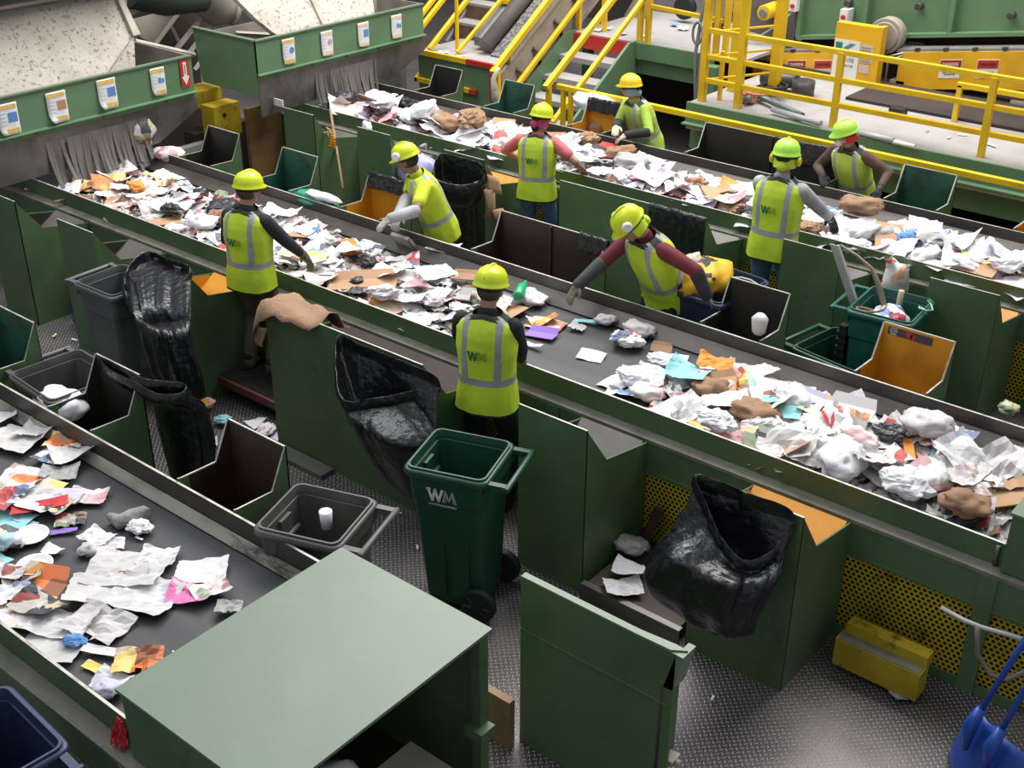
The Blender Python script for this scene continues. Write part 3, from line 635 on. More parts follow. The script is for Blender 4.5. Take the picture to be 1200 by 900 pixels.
bb = MB(); bb.tube([(-7.04, 11.9, 2.6), (-7.03, 11.86, 1.7), (-7.07, 11.84, 1.2), (-7.02, 11.84, .7), (-7.05, 11.86, .2)], .02, 8); bb.tube([(-7.00, 11.9, 2.6), (-6.99, 11.86, 1.5), (-7.01, 11.84, .9), (-6.99, 11.86, .2)], .016, 8)
bb.tube([(-7.06+.1*math.sin(a_*.5)*.6, 11.84, 1.45+.12*math.cos(a_*.5)) for a_ in range(14)], .016, 6)
solo('hanging_cable', bb, GREY, 'grey cables hanging down beside the green landing post', 'cable')
# stair landing two (yellow edged) with stairs behind
t = thing('stair_landing', 'green landing with yellow and red edges left of the short stairs', 'landing', (-9.5, 11, 0))
bb = MB(); bb.box((-10.15, 10.62, .99), (-8.98, 11.5, 1.02)); obj('deck', bb, CONC, t)
bb = MB(); bb.box((-10.13, 10.63, .0), (-9.0, 10.66, 1.0)); bb.box((-9.03, 10.65, 0), (-9.0, 11.4, 1.0)); obj('front_panel', bb, GRNL, t)
bb = MB(); bb.box((-10.16, 10.59, .985), (-9.35, 10.63, 1.045)); bb.box((-10.16, 10.58, .66), (-9.3, 10.63, .71)); bb.prism([(-10.16, 10.58, .66), (-10.16, 10.58, .71), (-10.16, 11.0, 1.03), (-10.16, 11.0, .98)], (.04, 0, 0)); obj('yellow_edge', bb, YLW, t)
bb = MB(); bb.box((-9.35, 10.59, .985), (-8.97, 10.63, 1.045)); bb.box((-8.99, 10.585, .60), (-8.93, 10.625, 1.04)); bb.box((-9.3, 10.58, .66), (-9.2, 10.63, .71)); obj('red_edge', bb, REDP, t)
t = thing('steel_stairs', 'grey stairs with brown risers and yellow rails at the top edge', 'stairs', (-9.8, 11.5, 1))
BRR = noisy('brown_riser', (.16, .09, .05), (.1, .06, .035), 5, 1, .8)
for k in range(7):
    y = 11.45+.24*k; z = 1.02+.19*k
    bb = MB(); bb.box((-10.3, y, z+.16), (-9.45, y+.24, z+.19)); obj('tread', bb, CONC, t)
    bb = MB(); bb.box((-10.3, y, z), (-9.45, y+.015, z+.16)); obj('riser', bb, BRR, t)
for x in (-10.35, -9.45):
    bb = MB(); bb.prism([(x, 11.35, .98), (x, 11.6, .98), (x, 13.2, 2.25), (x, 13.2, 2.55)], (.04, 0, 0)); obj('stringer', bb, GREY, t)
for x, dz in ((-10.30, .10), (-10.22, .04), (-9.98, -.08)):
    sq(t, 'handrail', (x, 10.66, 1.12+dz if x < -10.1 else 1.05), (x+.06, 12.8, 2.62+dz), .05)
sq(t, 'handrail', (-9.62, 10.75, 1.05), (-9.60, 12.8, 2.30), .04); sq(t, 'post', (-9.75, 10.9, 1.0), (-9.75, 10.9, 1.75), .035)
# inclined conveyor between the stairs
t = thing('inclined_conveyor', 'inclined grey and tan conveyor rising between the two stairs', 'machine', (-9.1, 11.3, 0))
def inc(x0, x1, y0, y1, z0, dz0, th_, mat, nm, sl=.62):
    bb = MB(); bb.prism([(x0, y0, z0+dz0), (x0, y0, z0+dz0+th_), (x0, y1, z0+dz0+th_+(y1-y0)*sl), (x0, y1, z0+dz0+(y1-y0)*sl)], (x1-x0, 0, 0)); return obj(nm, bb, mat, t)
inc(-9.02, -8.94, 10.75, 13.6, .30, 0, .62, TAN, 'side_panel')
inc(-8.99, -8.90, 10.85, 13.6, 1.02, 0, .05, CREAMS, 'top_rail')
inc(-9.28, -9.02, 10.95, 13.6, .98, .02, .04, noisy('grating', (.17, .16, .155), (.06, .055, .055), 28, 1, .6, lo=.48, hi=.52), 'grating')
bb = MB(); bb.tube([(-9.40, 11.0, 1.1), (-9.40, 13.6, 2.75)], .10, 16); obj('pipe', bb, noisy('pipe_brown_grey', (.15, .13, .125), (.11, .095, .09), 4, 1, .4), t)
inc(-9.66, -9.50, 11.1, 13.6, 1.05, .02, .10, GREY, 'cover'); inc(-9.64, -9.52, 11.55, 12.8, 1.34, .15, .05, YLW, 'yellow_cover')
for y in (11.05, 11.35, 11.75, 12.1):
    bb = MB(); z = .62+(y-10.75)*.62; bb.tube([(-8.925, y-.05, z+.12), (-8.90, y+.02, z+.05), (-8.905, y+.06, z-.09)], .022, 6); obj('bracket', bb, noisy('bracket_brown', (.12, .09, .07), (.08, .06, .05), 5, 1, .7), t)
bb = MB(); p_ = aty(583, 120, 10.4); bb.tube([(p_.x-.05, 10.4, p_.z-.05), (p_.x-.02, 10.38, p_.z+.12), (p_.x-.06, 10.4, p_.z+.25), (p_.x, 10.42, p_.z+.38)], [.03, .045, .03, .02], 7)
solo('rag', bb, noisy('rag_cloth', (.55, .5, .42), (.3, .26, .2), 9, 1, .9), 'pale rag hanging at the red corner of the landing', 'rag')
# big machine at upper right
t = thing('baler_conveyor', 'large green machine with a yellow cover box at upper right', 'machine', (-4, 13.3, 1))
SL = .157
def mp(x, dz, y=13.0): return (x, y, 1.29+SL*(x+6.41)+dz)
def mbox(x0, x1, d0, d1, y0, y1, mat, nm, par=None, bev=0):
    bb = MB(); bb.prism([mp(x0, d0, y0), mp(x1, d0, y0), mp(x1, d1, y0), mp(x0, d1, y0)], (0, y1-y0, 0)); return obj(nm, bb, mat, par or t, bevel=bev)
mbox(-6.45, 2, .02, 1.6, 13.1, 13.2, GRNL, 'wall_sheet'); mbox(-6.45, 2, -.01, .03, 12.98, 13.1, GRNL, 'bottom_flange')
for x in (-6.47, -5.70, -4.75, -3.72, -2.6, -1.4): mbox(x, x+.05, .02, 1.6, 13.0, 13.1, GRNL, 'rib')
for x, dz in ((-5.90, .22), (-5.10, .16), (-4.13, .04), (-3.0, .2)):
    q = mp(x, dz+.15, 13.1); bb = MB(); bb.tube([(q[0], 13.1, q[2]), (q[0], 13.0, q[2])], .035, 10); bb.tube([(q[0]-.01, 12.998, q[2]), (q[0]-.01, 12.995, q[2])], .022, 10, 0); obj('port', bb, STEELD, t)
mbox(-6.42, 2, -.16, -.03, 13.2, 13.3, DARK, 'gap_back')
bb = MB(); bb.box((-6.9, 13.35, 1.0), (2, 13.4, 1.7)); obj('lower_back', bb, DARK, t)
bb = MB(); bb.box((-5.3, 11.95, 1.0), (2, 12.95, 1.03)); bb.box((-7.0, 12.75, 1.0), (-5.3, 12.95, 1.03)); bb.box((-6.9, 12.96, 1.0), (2, 12.99, 1.18)); obj('dark_void_slab', bb, DARK, t)  # near-black slabs put in for the shade beneath the machine
for x in (-5.2, -3.9, -2.4):
    bb = MB(); bb.box((x, 12.8, 1.0), (x+.16, 13.0, 1.06)); bb.box((x, 13.02, 1.0), (x+.16, 13.3, 1.4)); obj('leg', bb, TAN, t)
bb = MB(); bb.prism([(-4.2, 12.95, 1.0), (-3.95, 12.95, 1.0), (-3.55, 12.95, 1.30), (-3.65, 12.95, 1.35)], (0, .05, 0)); obj('gusset', bb, CREAMS, t)
def guard(x0, x1, label, signs):
    g = thing('machine_guard', label, 'guard', ((x0+x1)/2, 12.9, mp((x0+x1)/2, -.5)[2]))
    mbox(x0, x1, -.52, -.13, 12.80, 13.0, YLWB, 'cover', g, .01)
    mbox(x0-.05, x1+.05, -.13, -.10, 12.82, 13.02, GREY, 'top_strip', g)
    for k in range(int((x1-x0)/.3)):
        xx = x0+.15+.3*k; mbox(xx, xx+.05, -.115, -.09, 12.80, 12.84, STEELD, 'latch', g)
    for x, kind in signs:
        s = thing('warning_sign', 'warning sign with a red and black danger header on the %s yellow guard' % ('left' if x < -5.5 else 'right') if kind else 'safety sign with a plain dark red header on the %s yellow guard' % ('left' if x < -5.5 else 'right'), 'sign', (x, 12.795, mp(x, -.4)[2]))
        mbox(x, x+.22, -.40, -.21, 12.796, 12.80, WHT, 'panel', s)
        mbox(x+.005, x+.215, -.30, -.215, 12.793, 12.796, BLK if kind else REDP, 'header', s)
        if kind: mbox(x+.015, x+.205, -.29, -.225, 12.791, 12.793, REDP, 'oval', s)
        q = mp(x+.11, -.258, 12.789)
        lettering('DANGER' if kind else 'DANGER', .042, WHT if kind else BLK, s, q, (1, 0, SL), (0, 0, 1))
        lettering('KEEP CLEAR OF\nCONVEYOR', .022, BLK, s, mp(x+.11, -.35, 12.794), (1, 0, SL), (0, 0, 1))
    return g
guard(-6.86, -5.80, 'yellow guard cover with warning signs left of the tall yellow box', [(-6.42, True), (-6.10, False)])
guard(-5.13, 1.5, 'long yellow guard cover with warning signs right of the tall yellow box', [(-4.68, True), (-4.30, False)])
t = thing('drive_cover', 'tall yellow belt drive cover carrying the letter sign', 'guard', (-5.52, 12.7, 1.0))
bb = MB(); bb.box((-5.80, 12.60, .74), (-5.32, 12.62, 1.62)); bb.box((-5.80, 12.62, 1.60), (-5.32, 12.72, 1.62)); bb.box((-5.32, 12.59, .72), (-5.27, 12.72, 1.63)); bb.box((-5.80, 12.62, .74), (-5.78, 12.72, 1.60)); obj('cover', bb, YLWB, t, bevel=.006)
bb = MB(); bb.tube([(-5.33, 12.80, 1.50), (-5.33, 12.95, 1.50)], .19, 24); bb.tube([(-5.33, 12.78, 1.50), (-5.33, 12.82, 1.50)], .15, 24); obj('pulley_housing', bb, TAN, t, bevel=.01)
bb = MB(); bb.tube([(-5.25, 12.8, 1.30), (-5.1, 12.8, 1.36), (-5.1, 12.8, 1.33), (-5.25, 12.8, 1.26), (-5.25, 12.8, 1.0)], .012, 6); obj('conduit', bb, PVC, t)
bb = MB(); bb.box((-5.15, 12.85, .95), (-5.02, 12.95, 1.3)); obj('bracket', bb, CREAMS, t)
s = thing('maker_sign', 'white sign with a large teal letter on the tall yellow cover', 'sign', (-5.68, 12.59, 1.05))
bb = MB(); bb.box((-5.79, 12.594, 1.05), (-5.50, 12.598, 1.45)); obj('panel', bb, WHT, s)
KG = base_mat('logo_green', (.03, .22, .12), .5)[0]; KB = base_mat('logo_blue', (.03, .15, .3), .5)[0]; KT = base_mat('logo_teal', (.08, .22, .24), .5)[0]
bb = MB(); bb.box((-5.76, 12.590, 1.30), (-5.70, 12.593, 1.42)); obj('letter_stem', bb, KG, s)
bb = MB(); bb.box((-5.775, 12.589, 1.30), (-5.755, 12.593, 1.42)); obj('letter_edge', bb, KB, s)
bb = MB(); bb.prism([(-5.69, 12.590, 1.36), (-5.61, 12.590, 1.42), (-5.55, 12.590, 1.42), (-5.63, 12.590, 1.36), (-5.55, 12.590, 1.30), (-5.61, 12.590, 1.30)], (0, .003, 0)); obj('letter_arm', bb, KT, s)
lettering('KRAUSE', .055, KT, s, (-5.645, 12.591, 1.245), (1, 0, 0), (0, 0, 1)); lettering('800 550-7130', .034, BLK, s, (-5.645, 12.591, 1.18), (1, 0, 0), (0, 0, 1))
s = thing('notice_sheet', 'small pale notice sheet right of the letter sign', 'sign', (-5.42, 12.59, 1.14))
bb = MB(); bb.box((-5.49, 12.595, 1.24), (-5.35, 12.598, 1.43)); bb.box((-5.48, 12.595, 1.13), (-5.37, 12.598, 1.22)); obj('panel', bb, noisy('notice_paper', (.62, .5, .42), (.5, .42, .4), 30, 1, .7), s)
bb = MB()
for k in range(6): bb.box((-5.48, 12.592, 1.255+.028*k), (-5.37, 12.595, 1.262+.028*k))
obj('text_lines', bb, GREY, s)
for x, z, lab in ((-5.88, 1.62, 'white switch box with a red button beside the tall yellow cover'), (-6.50, 1.66, 'white switch box on the left edge of the green machine')):
    s = thing('switch_box', lab, 'switch', (x, 13.0, z-.07)); bb = MB(); bb.box((x-.045, 12.92, z-.07), (x+.045, 13.08, z+.07)); obj('box', bb, WHT, s, bevel=.008)
    bb = MB(); bb.tube([(x, 12.92, z-.01), (x, 12.90, z-.01)], .025, 12); obj('button', bb, REDP, s)
bb = MB(); bb.tube([(-6.5, 13.0, 1.72), (-6.6, 12.9, 1.85), (-6.9, 12.8, 1.9)], .012, 6); bb.tube([(-6.5, 13.0, 1.6), (-6.62, 12.9, 1.45), (-6.8, 12.8, 1.30), (-7.0, 12.7, 1.35), (-7.05, 12.7, 1.5)], .012, 6)
solo('conduit', bb, PVC, 'thin pale conduit looping from the left switch box', 'cable')
t = thing('electric_motor', 'round yellow motor end left of the green machine', 'motor', (-7.05, 12.8, 1.6))
q = aty(893, 15, 12.7); bb = MB(); bb.tube([(q.x+.02, 12.7, q.z), (q.x, 13.0, q.z)], .085, 20); obj('housing', bb, YLW, t, bevel=.01)
bb = MB(); bb.tube([(q.x+.02, 12.67, q.z), (q.x+.02, 12.70, q.z)], .045, 16); obj('shaft_cap', bb, GREY, t)
bb = MB(); bb.box((-7.2, 13.05, 1.0), (-6.5, 13.15, 2.4)); bb.box((q.x-.04, 12.95, 1.0), (q.x+.04, 13.05, q.z)); obj('stand', bb, noisy('brown_grey', (.12, .105, .10), (.08, .07, .065), 4, 1, .8), t)
t = thing('scuffed_sheet', 'scuffed grey sheet metal wall behind the stair landing', 'panel', (-8, 14, 1.2))
bb = MB(); bb.box((-9.0, 13.6, 1.2), (-7.2, 13.65, 2.6)); obj('sheet', bb, noisy('scuffed_sheet', (.21, .20, .20), (.15, .14, .14), 3, 1, .6, dirt=(.4, .38, .36), dlo=.62, dhi=.75), t)
bb = MB(); bb.prism([(-8.9, 13.1, 1.2), (-8.55, 13.1, 1.75), (-8.5, 13.1, 1.75), (-8.6, 13.1, 1.2)], (0, .04, 0)); obj('tan_gusset', bb, TAN, t)
bb = MB(); bb.prism([(-7.75, 13.0, 1.2), (-7.2, 13.0, 1.52), (-7.2, 13.0, 1.46), (-7.6, 13.0, 1.2)], (0, .3, 0)); obj('brace', bb, STEELD, t)
bb = MB(); bb.tube([(-8.1, 13.2, 1.38), (-8.1, 13.3, 1.38)], .14, 20); obj('wheel', bb, TYRE, t, bevel=.01)
bb = MB(); bb.box((-7.2, 13.8, 1.0), (-6.4, 13.9, 2.6)); bb.box((-6.9, 13.3, 1.0), (-6.75, 13.45, 2.6)); solo('dark_cabinet', bb, noisy('violet_grey', (.11, .10, .11), (.08, .07, .08), 4, 1, .8), 'dim grey cabinet between the stair landing and the motor', 'cabinet')
bb = MB(); bb.box((-14.5, 10.8, 0), (-10.6, 10.9, 2.4)); solo('side_partition', bb, GREY, 'grey partition behind the right hopper', 'panel')
# things lying on the platform
zz = 1.0
def lay(nm, pts, r, mat, lab, cat, n=8, closed=False):
    bb = MB(); bb.tube([Vector(p) for p in pts], r, n); return solo(nm, bb, mat, lab, cat)
a = atz(905, 128, 1.05); c = atz(962, 145, 1.05); lay('pvc_pipe', [a, c], .03, PVC, 'grey plastic pipe lying by the platform edge left', 'pipe')
a = atz(873, 118, 1.06); c = atz(890, 112, 1.07); e = atz(940, 136, 1.05); lay('hose', [a, (a+c)/2+Vector((0, 0, .02)), c, (c+e)/2, e], .035, base_mat('slate_hose', (.14, .17, .18), .4)[0], 'slate grey hose on the platform beside the pipe', 'hose')
a = atz(1006, 155, 1.04); c = atz(1047, 165, 1.04); lay('pvc_pipe', [a, c], .03, PVC, 'grey pipe with a white coupling behind the worker with the red headscarf', 'pipe')
a = atz(1048, 166, 1.04); c = atz(1072, 172, 1.04); lay('pvc_pipe', [a, c], .022, WHT, 'short white pipe on the platform edge', 'pipe')
bb = MB(); rq = random.Random(3)
for k in range(5):
    c0 = atz(882+6*k, 110, 1.05); rad = rq.uniform(.10, .16); pts = [c0+Vector((rad*math.cos(a_*.7), rad*math.sin(a_*.7), .02*k+.01*math.sin(a_))) for a_ in range(10)]
    bb.tube(pts, .018, 6)
solo('cable_coil', bb, TYRE, 'tangled dark cable coil on the platform', 'cable')
bb = MB(); c0 = atz(888, 110, 1.13); bb.tube([c0+Vector((.13*math.cos(a_*.7), .13*math.sin(a_*.7), .02)) for a_ in range(10)], .012, 6); bb.box(tuple(c0+Vector((-.25, -.02, -.1))), tuple(c0+Vector((-.05, .1, -.02))))
solo('orange_hose', bb, base_mat('salmon', (.6, .2, .12), .5)[0], 'salmon coloured hose loop on the cable coil', 'hose')
bb = MB(); c0 = atz(940, 112, 1.0); bb.tube([c0+Vector((.0, 0, .0)), c0+Vector((0, 0, .16))], .12, 14); bb.tube([c0+Vector((-.5, .05, .1)), c0+Vector((-.1, .05, .12))], .08, 10); solo('pump', bb, STEELD, 'small dark pump on the platform under the yellow guard', 'machine')
bb = MB(); c0 = atz(1040, 138, 1.0); bb.box(tuple(c0), tuple(c0+Vector((.14, .14, .1)))); solo('block', bb, BLKL, 'small dark block under the tall yellow cover', 'block')

# ------------------------------------------------------------------ wheeled carts
def rrect(cx, cy, hx, hy, r, z, n=5):
    pts = []
    for sx, sy, a0 in ((1, 1, 0), (-1, 1, 90), (-1, -1, 180), (1, -1, 270)):
        for k in range(n):
            a = math.radians(a0+90*k/(n-1)); pts.append((cx+sx*(hx-r)+r*math.cos(a), cy+sy*(hy-r)+r*math.sin(a), z))
    return pts
def cart(loc, rz, mat, label, h=.93, logo=None, sx=1.0, sy=1.0, wheels=True, logomats=None, handle=True):
    """+x = handle side, front face (logo) on -y"""
    t = thing('wheeled_cart', label, 'waste cart', loc, rz)
    HX, HY = .215*sx, .205*sy
    def sec(z, inset=0.0, r=.035):
        f = z/h; cx = -.0+(.02)*(1-f); return rrect(cx, 0, (HX*.76+HX*.24*f)-inset, (HY*.80+HY*.20*f)-inset, r, z)
    b = MB(); zs = [.03, .05, .2, h*.55, h*.78, h*.79, h-.08, h-.04]
    ins = [.03, .0, 0, 0, 0, -.008, -.008, -.01]
    b.rings([sec(z, i) for z, i in zip(zs, ins)]+[sec(h-.04, .012), sec(h*.5, .014), sec(.10, .02)], 0, False)
    o = obj('body', b, mat, t, world=False, bevel=.004)
    b = MB(); b.rings([sec(h-.045, -.022, .045), sec(h-.03, -.03, .05), sec(h-.005, -.028, .05), sec(h, -.018, .045), sec(h, -.004, .04), sec(h-.02, .004, .04), sec(h-.045, .002, .04)], 0, True, False, False)
    b.rings([sec(h-.012, -.012, .045), sec(h+.012, -.01, .045), sec(h+.012, 0, .04), sec(h-.012, 0.004, .04)], 0, False, False, False); obj('rim', b, mat, t, world=False)
    if handle:
        b = MB(); x0 = HX+.015; b.box((x0, -HY+.0, h-.045), (x0+.11, -HY+.035, h-.01)); b.box((x0, HY-.035, h-.045), (x0+.11, HY, h-.01)); b.tube([(x0+.115, -HY-.01, h-.025), (x0+.115, HY+.01, h-.025)], .018, 8); b.box((x0-.01, -HY, h-.09), (x0+.012, HY, h-.01)); obj('handle', b, mat, t, world=False, bevel=.005)
    b = MB()
    for px0, px1 in ((-.13*sx, -.02*sx), (.02*sx, .12*sx)):
        b.box((px0, -HY*.9-.004, .12), (px1, -HY*.9+.01, h*.66))
    b.box((-HX*.92, -.04, h*.32), (-HX*.80, .04, h*.62)); obj('rib_panels', b, mat, t, world=False, bevel=.006)
    b = MB(); b.box((-HX+.02, -.05, h-.28), (-HX+.04, .05, h-.06)); b.tube([(-HX+.045, -.10, h-.17), (-HX+.045, .10, h-.17)], .016, 8); obj('lift_bar', b, mat, t, world=False, bevel=.004)
    if wheels:
        for s in (-1, 1):
            b = MB(); y0 = s*(HY*.82+.004); b.tube([(HX*.82, y0, .105), (HX*.82, y0+s*.05, .105)], .105, 22); w_ = obj('wheel', b, TYRE, t, world=False, bevel=.012)
            b = MB(); b.tube([(HX*.82, y0+s*.05, .105), (HX*.82, y0+s*.056, .105)], .03, 12)
            for k in range(8):
                a = PI*k/4; b.tube([(HX*.82+.03*math.cos(a), y0+s*.052, .105+.03*math.sin(a)), (HX*.82+.08*math.cos(a), y0+s*.052, .105+.08*math.sin(a))], .008, 4)
            hub = obj('hub', b, TYRE, w_, world=False)
        b = MB(); b.tube([(HX*.82, -HY*.8, .105), (HX*.82, HY*.8, .105)], .012, 8); obj('axle', b, STEELD, t, world=False)
    if logo:
        m1, m2 = logomats or (WHT, PVC)
        zc = h-.14; yf = -(HY*.80+HY*.20*(zc/h))-.012
        wm_logo(t, (-.015*sx, yf, zc), (1, 0, 0), (0, -.03, 1), logo, m1, m2, world=False, text='WASTE MANAGEMENT')
    return t
cart((-3.79, 4.20, 0), math.radians(19), CARTG, 'dark green wheeled cart with white letter logo in the aisle', logo=.17)
cart((-3.98, 3.33, 0), math.radians(19), CARTGR, 'grey wheeled cart holding a small white cup beside the nearest belt', h=.92, logo=.15, logomats=(PVC, PVC))
cart((-7.22, 4.42, 0), math.radians(182), CARTSL, 'slate grey wheeled cart under the left-hand black bag', h=.93, sx=.95, sy=.95)
cart((-6.33, 3.42, 0), math.radians(176), CARTGR, 'scuffed grey cart behind the nearest belt, left of the chute with the clipped bag', h=.88, sx=1.15, sy=1.1)
cart((-2.92, 7.12, 0), math.radians(170), CARTG, 'empty dark green cart between the dark chute and the orange chute', h=.72, sx=1.15, sy=1.1)
CG3 = cart((-2.80, 7.50, 0), math.radians(184), CARTT, 'teal green cart crammed with scrap metal and hoses near the right edge', h=.95, sx=.95, sy=1.1, wheels=False)
cart((-3.93, 7.10, 0), math.radians(174), CARTB, 'navy blue cart with orange bags behind the maroon sleeved worker', h=.93, logo=.2, sx=1.1, sy=1.35)
cart((-3.80, 1.43, 0), math.radians(-4), CARTB, 'dark blue cart cut off at the bottom left corner', h=.93, sx=1.1, sy=1.0)
bb = MB()
q = aty(990, 366, 7.30); px_ = q.x
for k in range(12): bb.box((px_-.03, 7.28, .12+.055*k), (px_+.04, 7.36, .15+.055*k))
bb.box((px_-.02, 7.29, 0), (px_+.03, 7.35, .80)); solo('plastic_rack', bb, TYRE, 'black slotted plastic rack beside the teal cart', 'rack')

# ------------------------------------------------------------------ small gear on and around the floor
t = thing('cable_guard', 'dirty yellow metal guard box on the floor under the perforated screen', 'guard', (-1.62, 5.03, 0))
bb = MB(); bb.box((-1.86, 4.97, .03), (-1.40, 5.09, .20)); obj('lower_box', bb, YLWD, t, bevel=.008)
bb = MB(); bb.box((-1.84, 5.04, .20), (-1.40, 5.12, .265)); obj('upper_step', bb, YLWD, t, bevel=.006)
bb = MB(); bb.box((-1.85, 4.975, .2), (-1.41, 5.04, .205)); obj('dusty_top', bb, LEDG, t)
for x in (-1.86, -1.42):
    bb = MB(); bb.box((x, 4.98, 0), (x+.02, 5.08, .03)); obj('foot', bb, STEELD, t)
a = [aty(1103, 712, 5.13), aty(1130, 727, 5.10), aty(1150, 735, 5.1), aty(1175, 742, 5.12), aty(1210, 752, 5.12)]
lay('air_hose', a, .012, PVC, 'pale hose clipped along the perforated screen at lower right', 'hose')
a = [aty(1146, 735, 5.08), aty(1145, 765, 5.06), aty(1160, 790, 5.05), aty(1180, 797, 5.05), aty(1205, 785, 5.07)]
lay('air_hose', a, .014, noisy('hose_brown', (.16, .13, .11), (.1, .08, .07), 5, 1, .6), 'brown hose looping down below the pale hose', 'hose')
def shovel(loc, rz, lab, hh=1.1, lean=.25):
    t = thing('plastic_shovel', lab, 'shovel', loc, rz)
    b = MB(); rows = []
    for j in range(9):
        f = j/8; wd = .15*(1-.10*f-.55*max(0, f-.75)*4*max(0, f-.75)) ; z = .02+.36*f; row = []
        for i in range(9):
            g = (i/8-.5)*2; row.append((g*wd, .045*g*g+.02*(1-f)+lean*.15*f-.05*math.cos(f*1.2), z-.03*abs(g)**4*(1 if f > .9 else 0)))
        rows.append(row)
    for j in range(8):
        for i in range(8): b.add([rows[j][i], rows[j][i+1], rows[j+1][i+1], rows[j+1][i]], [(0, 1, 2, 3)], 0, True)
    o = obj('blade', b, BLUEP, t, world=False); s_ = o.modifiers.new('thickness', 'SOLIDIFY'); s_.thickness = .008; weld(o)
    b = MB(); b.tube([(0, -.02, .22), (0, -.02, .36), (0, .02, .46)], [.015, .035, .022], 10); obj('socket', b, BLUEP, t, world=False)
    b = MB(); b.tube([(0, .0, .40), (0, lean*.5, hh)], .014, 8); obj('handle', b, BLUEP, t, world=False)
    return t
shovel((-1.02, 4.62, 0), math.radians(-38), 'blue plastic shovel at the bottom right corner, left of its twin', lean=.5)
shovel((-.90, 4.55, 0), math.radians(-30), 'blue plastic shovel at the bottom right corner, rightmost', lean=.5)
shovel((-8.52, 4.86, 0), math.radians(15), 'blue shovel leaning between the two leftmost green chutes', hh=.55, lean=.2)
t = thing('foot_grating', 'rust red toothed step grating under the worker in brown trousers', 'step', (-6.4, 4.9, 0))
RRD = noisy('rust_red', (.12, .028, .025), (.07, .02, .018), 5, 1, .6)
bb = MB(); bb.box((-6.80, 4.82, .10), (-5.92, 4.845, .16)); bb.box((-6.80, 5.15, .10), (-5.92, 5.17, .16)); bb.box((-6.80, 4.82, .10), (-6.78, 5.17, .16)); bb.box((-6.78, 4.84, .10), (-5.94, 5.16, .12)); obj('frame', bb, RRD, t)
bb = MB()
for k in range(34):
    x = -6.78+.0255*k; bb.prism([(x, 4.85, .12), (x, 4.85, .165), (x+.013, 4.85, .175), (x+.018, 4.85, .12)], (0, .3, 0))
obj('teeth', bb, STEEL, t)
bb = MB()
for x in (-6.79, -5.96):
    for y in (4.83, 5.13): bb.box((x, y, 0), (x+.03, y+.03, .10))
obj('feet', bb, RRD, t)
bb = MB(); bb.box((-3.22, 4.62, .05), (-2.60, 5.10, .10)); bb.box((-3.2, 4.66, 0), (-2.62, 4.72, .05)); bb.box((-3.2, 5.0, 0), (-2.62, 5.06, .05)); solo('plywood_step', bb, WOOD, 'brown plywood step on the floor between the tall green chute and the bagged chute', 'step')
bb = MB(); bb.box((-3.24, 4.60, .10), (-2.58, 4.63, .108)); bb.box((-3.24, 4.59, 0), (-2.58, 4.60, .108)); solo('angle_trim', bb, STEEL, 'thin steel angle along the front of the plywood step', 'trim')
bb = MB(); bb.tube([(-3.22, 5.16, .02), (-3.12, 5.2, .35)], .03, 4); solo('timber_offcut', bb, WOOD, 'dark timber offcut leaning behind the tall green chute', 'board')
bb = MB(); bb.box((-5.95, 4.50, 0), (-5.30, 4.62, .035)); solo('floor_sill', bb, noisy('sill', (.12, .12, .1), (.09, .09, .08), 4, 1, .6), 'raised floor sill at the foot of the wide chute', 'sill')
# red string tuft on the nearest belt rail
bb = MB(); rq = random.Random(11); c0 = atz(143, 842, .88)
for k in range(22):
    p0 = c0+Vector((rq.uniform(-.015, .015), -.012, rq.uniform(-.02, .01))); pts = [p0]
    for j in range(4): pts.append(pts[-1]+Vector((rq.uniform(-.02, .02), rq.uniform(-.018, .006), rq.uniform(-.045, -.01))))
    bb.tube(pts, .004, 4)
solo('red_string', bb, base_mat('red_string', (.55, .015, .02), .7)[0], 'tuft of red string tied on the nearest belt rail', 'string')
# items leaning at the far chutes
a = aty(387, 128, 8.40); c = aty(402, 222, 7.75); lay('wooden_pole', [c, (a+c)/2, a], .013, WOODL, 'thin wooden pole leaning on the far belt chutes', 'pole')
bb = MB(); p0 = aty(386, 152, 7.95); rows = []
for j in range(7):
    f = j/6; rows.append([(p0.x+.015+.02*f+(-.045+.03*k)*(1-.2*f)+.02*math.sin(3*f), 7.93+.015*math.sin(k*2+f*4), p0.z+.03-.20*f-.015*k*(1-f)) for k in range(4)])
for j in range(6):
    for i in range(3): bb.add([rows[j][i], rows[j+1][i], rows[j+1][i+1], rows[j][i+1]], [(0, 1, 2, 3)], 0, True)
o = solo('orange_cloth', bb, base_mat('orange_cloth', (.75, .30, .01), .8)[0], 'orange cloth flag hanging from the leaning pole', 'cloth'); s_ = o.modifiers.new('t', 'SOLIDIFY'); s_.thickness = .004
a = aty(368, 158, 7.9); c = aty(386, 154, 7.95); lay('metal_rod', [a, c], .006, PVC, 'thin pale rod by the orange cloth', 'rod')
t = thing('angle_bar', 'long grey angle bar sticking out of the teal cart', 'scrap metal', atz(1003, 362, .7))
a = aty(977, 287, 7.35); c = aty(1002, 362, 7.45); d = (c-a).normalized()
bb = MB(); bb.rings([[p+Vector(q) for q in ((-.03, 0, 0), (.03, 0, 0), (.03, .03, 0), (.022, .03, 0), (.022, .008, 0), (-.03, .008, 0))] for p in (c+d*.25, a)], 0, False); obj('bar', bb, PVC, t)
a = [aty(u, v, 7.5) for u, v in ((985, 287), (1005, 300), (1022, 315), (1030, 335), (1038, 365))]; lay('bent_tube', a, [.008, .010, .013, .02, .022], noisy('tube_brown', (.25, .2, .14), (.15, .12, .08), 5, 1, .6), 'bent brown tube rising from the teal cart', 'scrap metal')

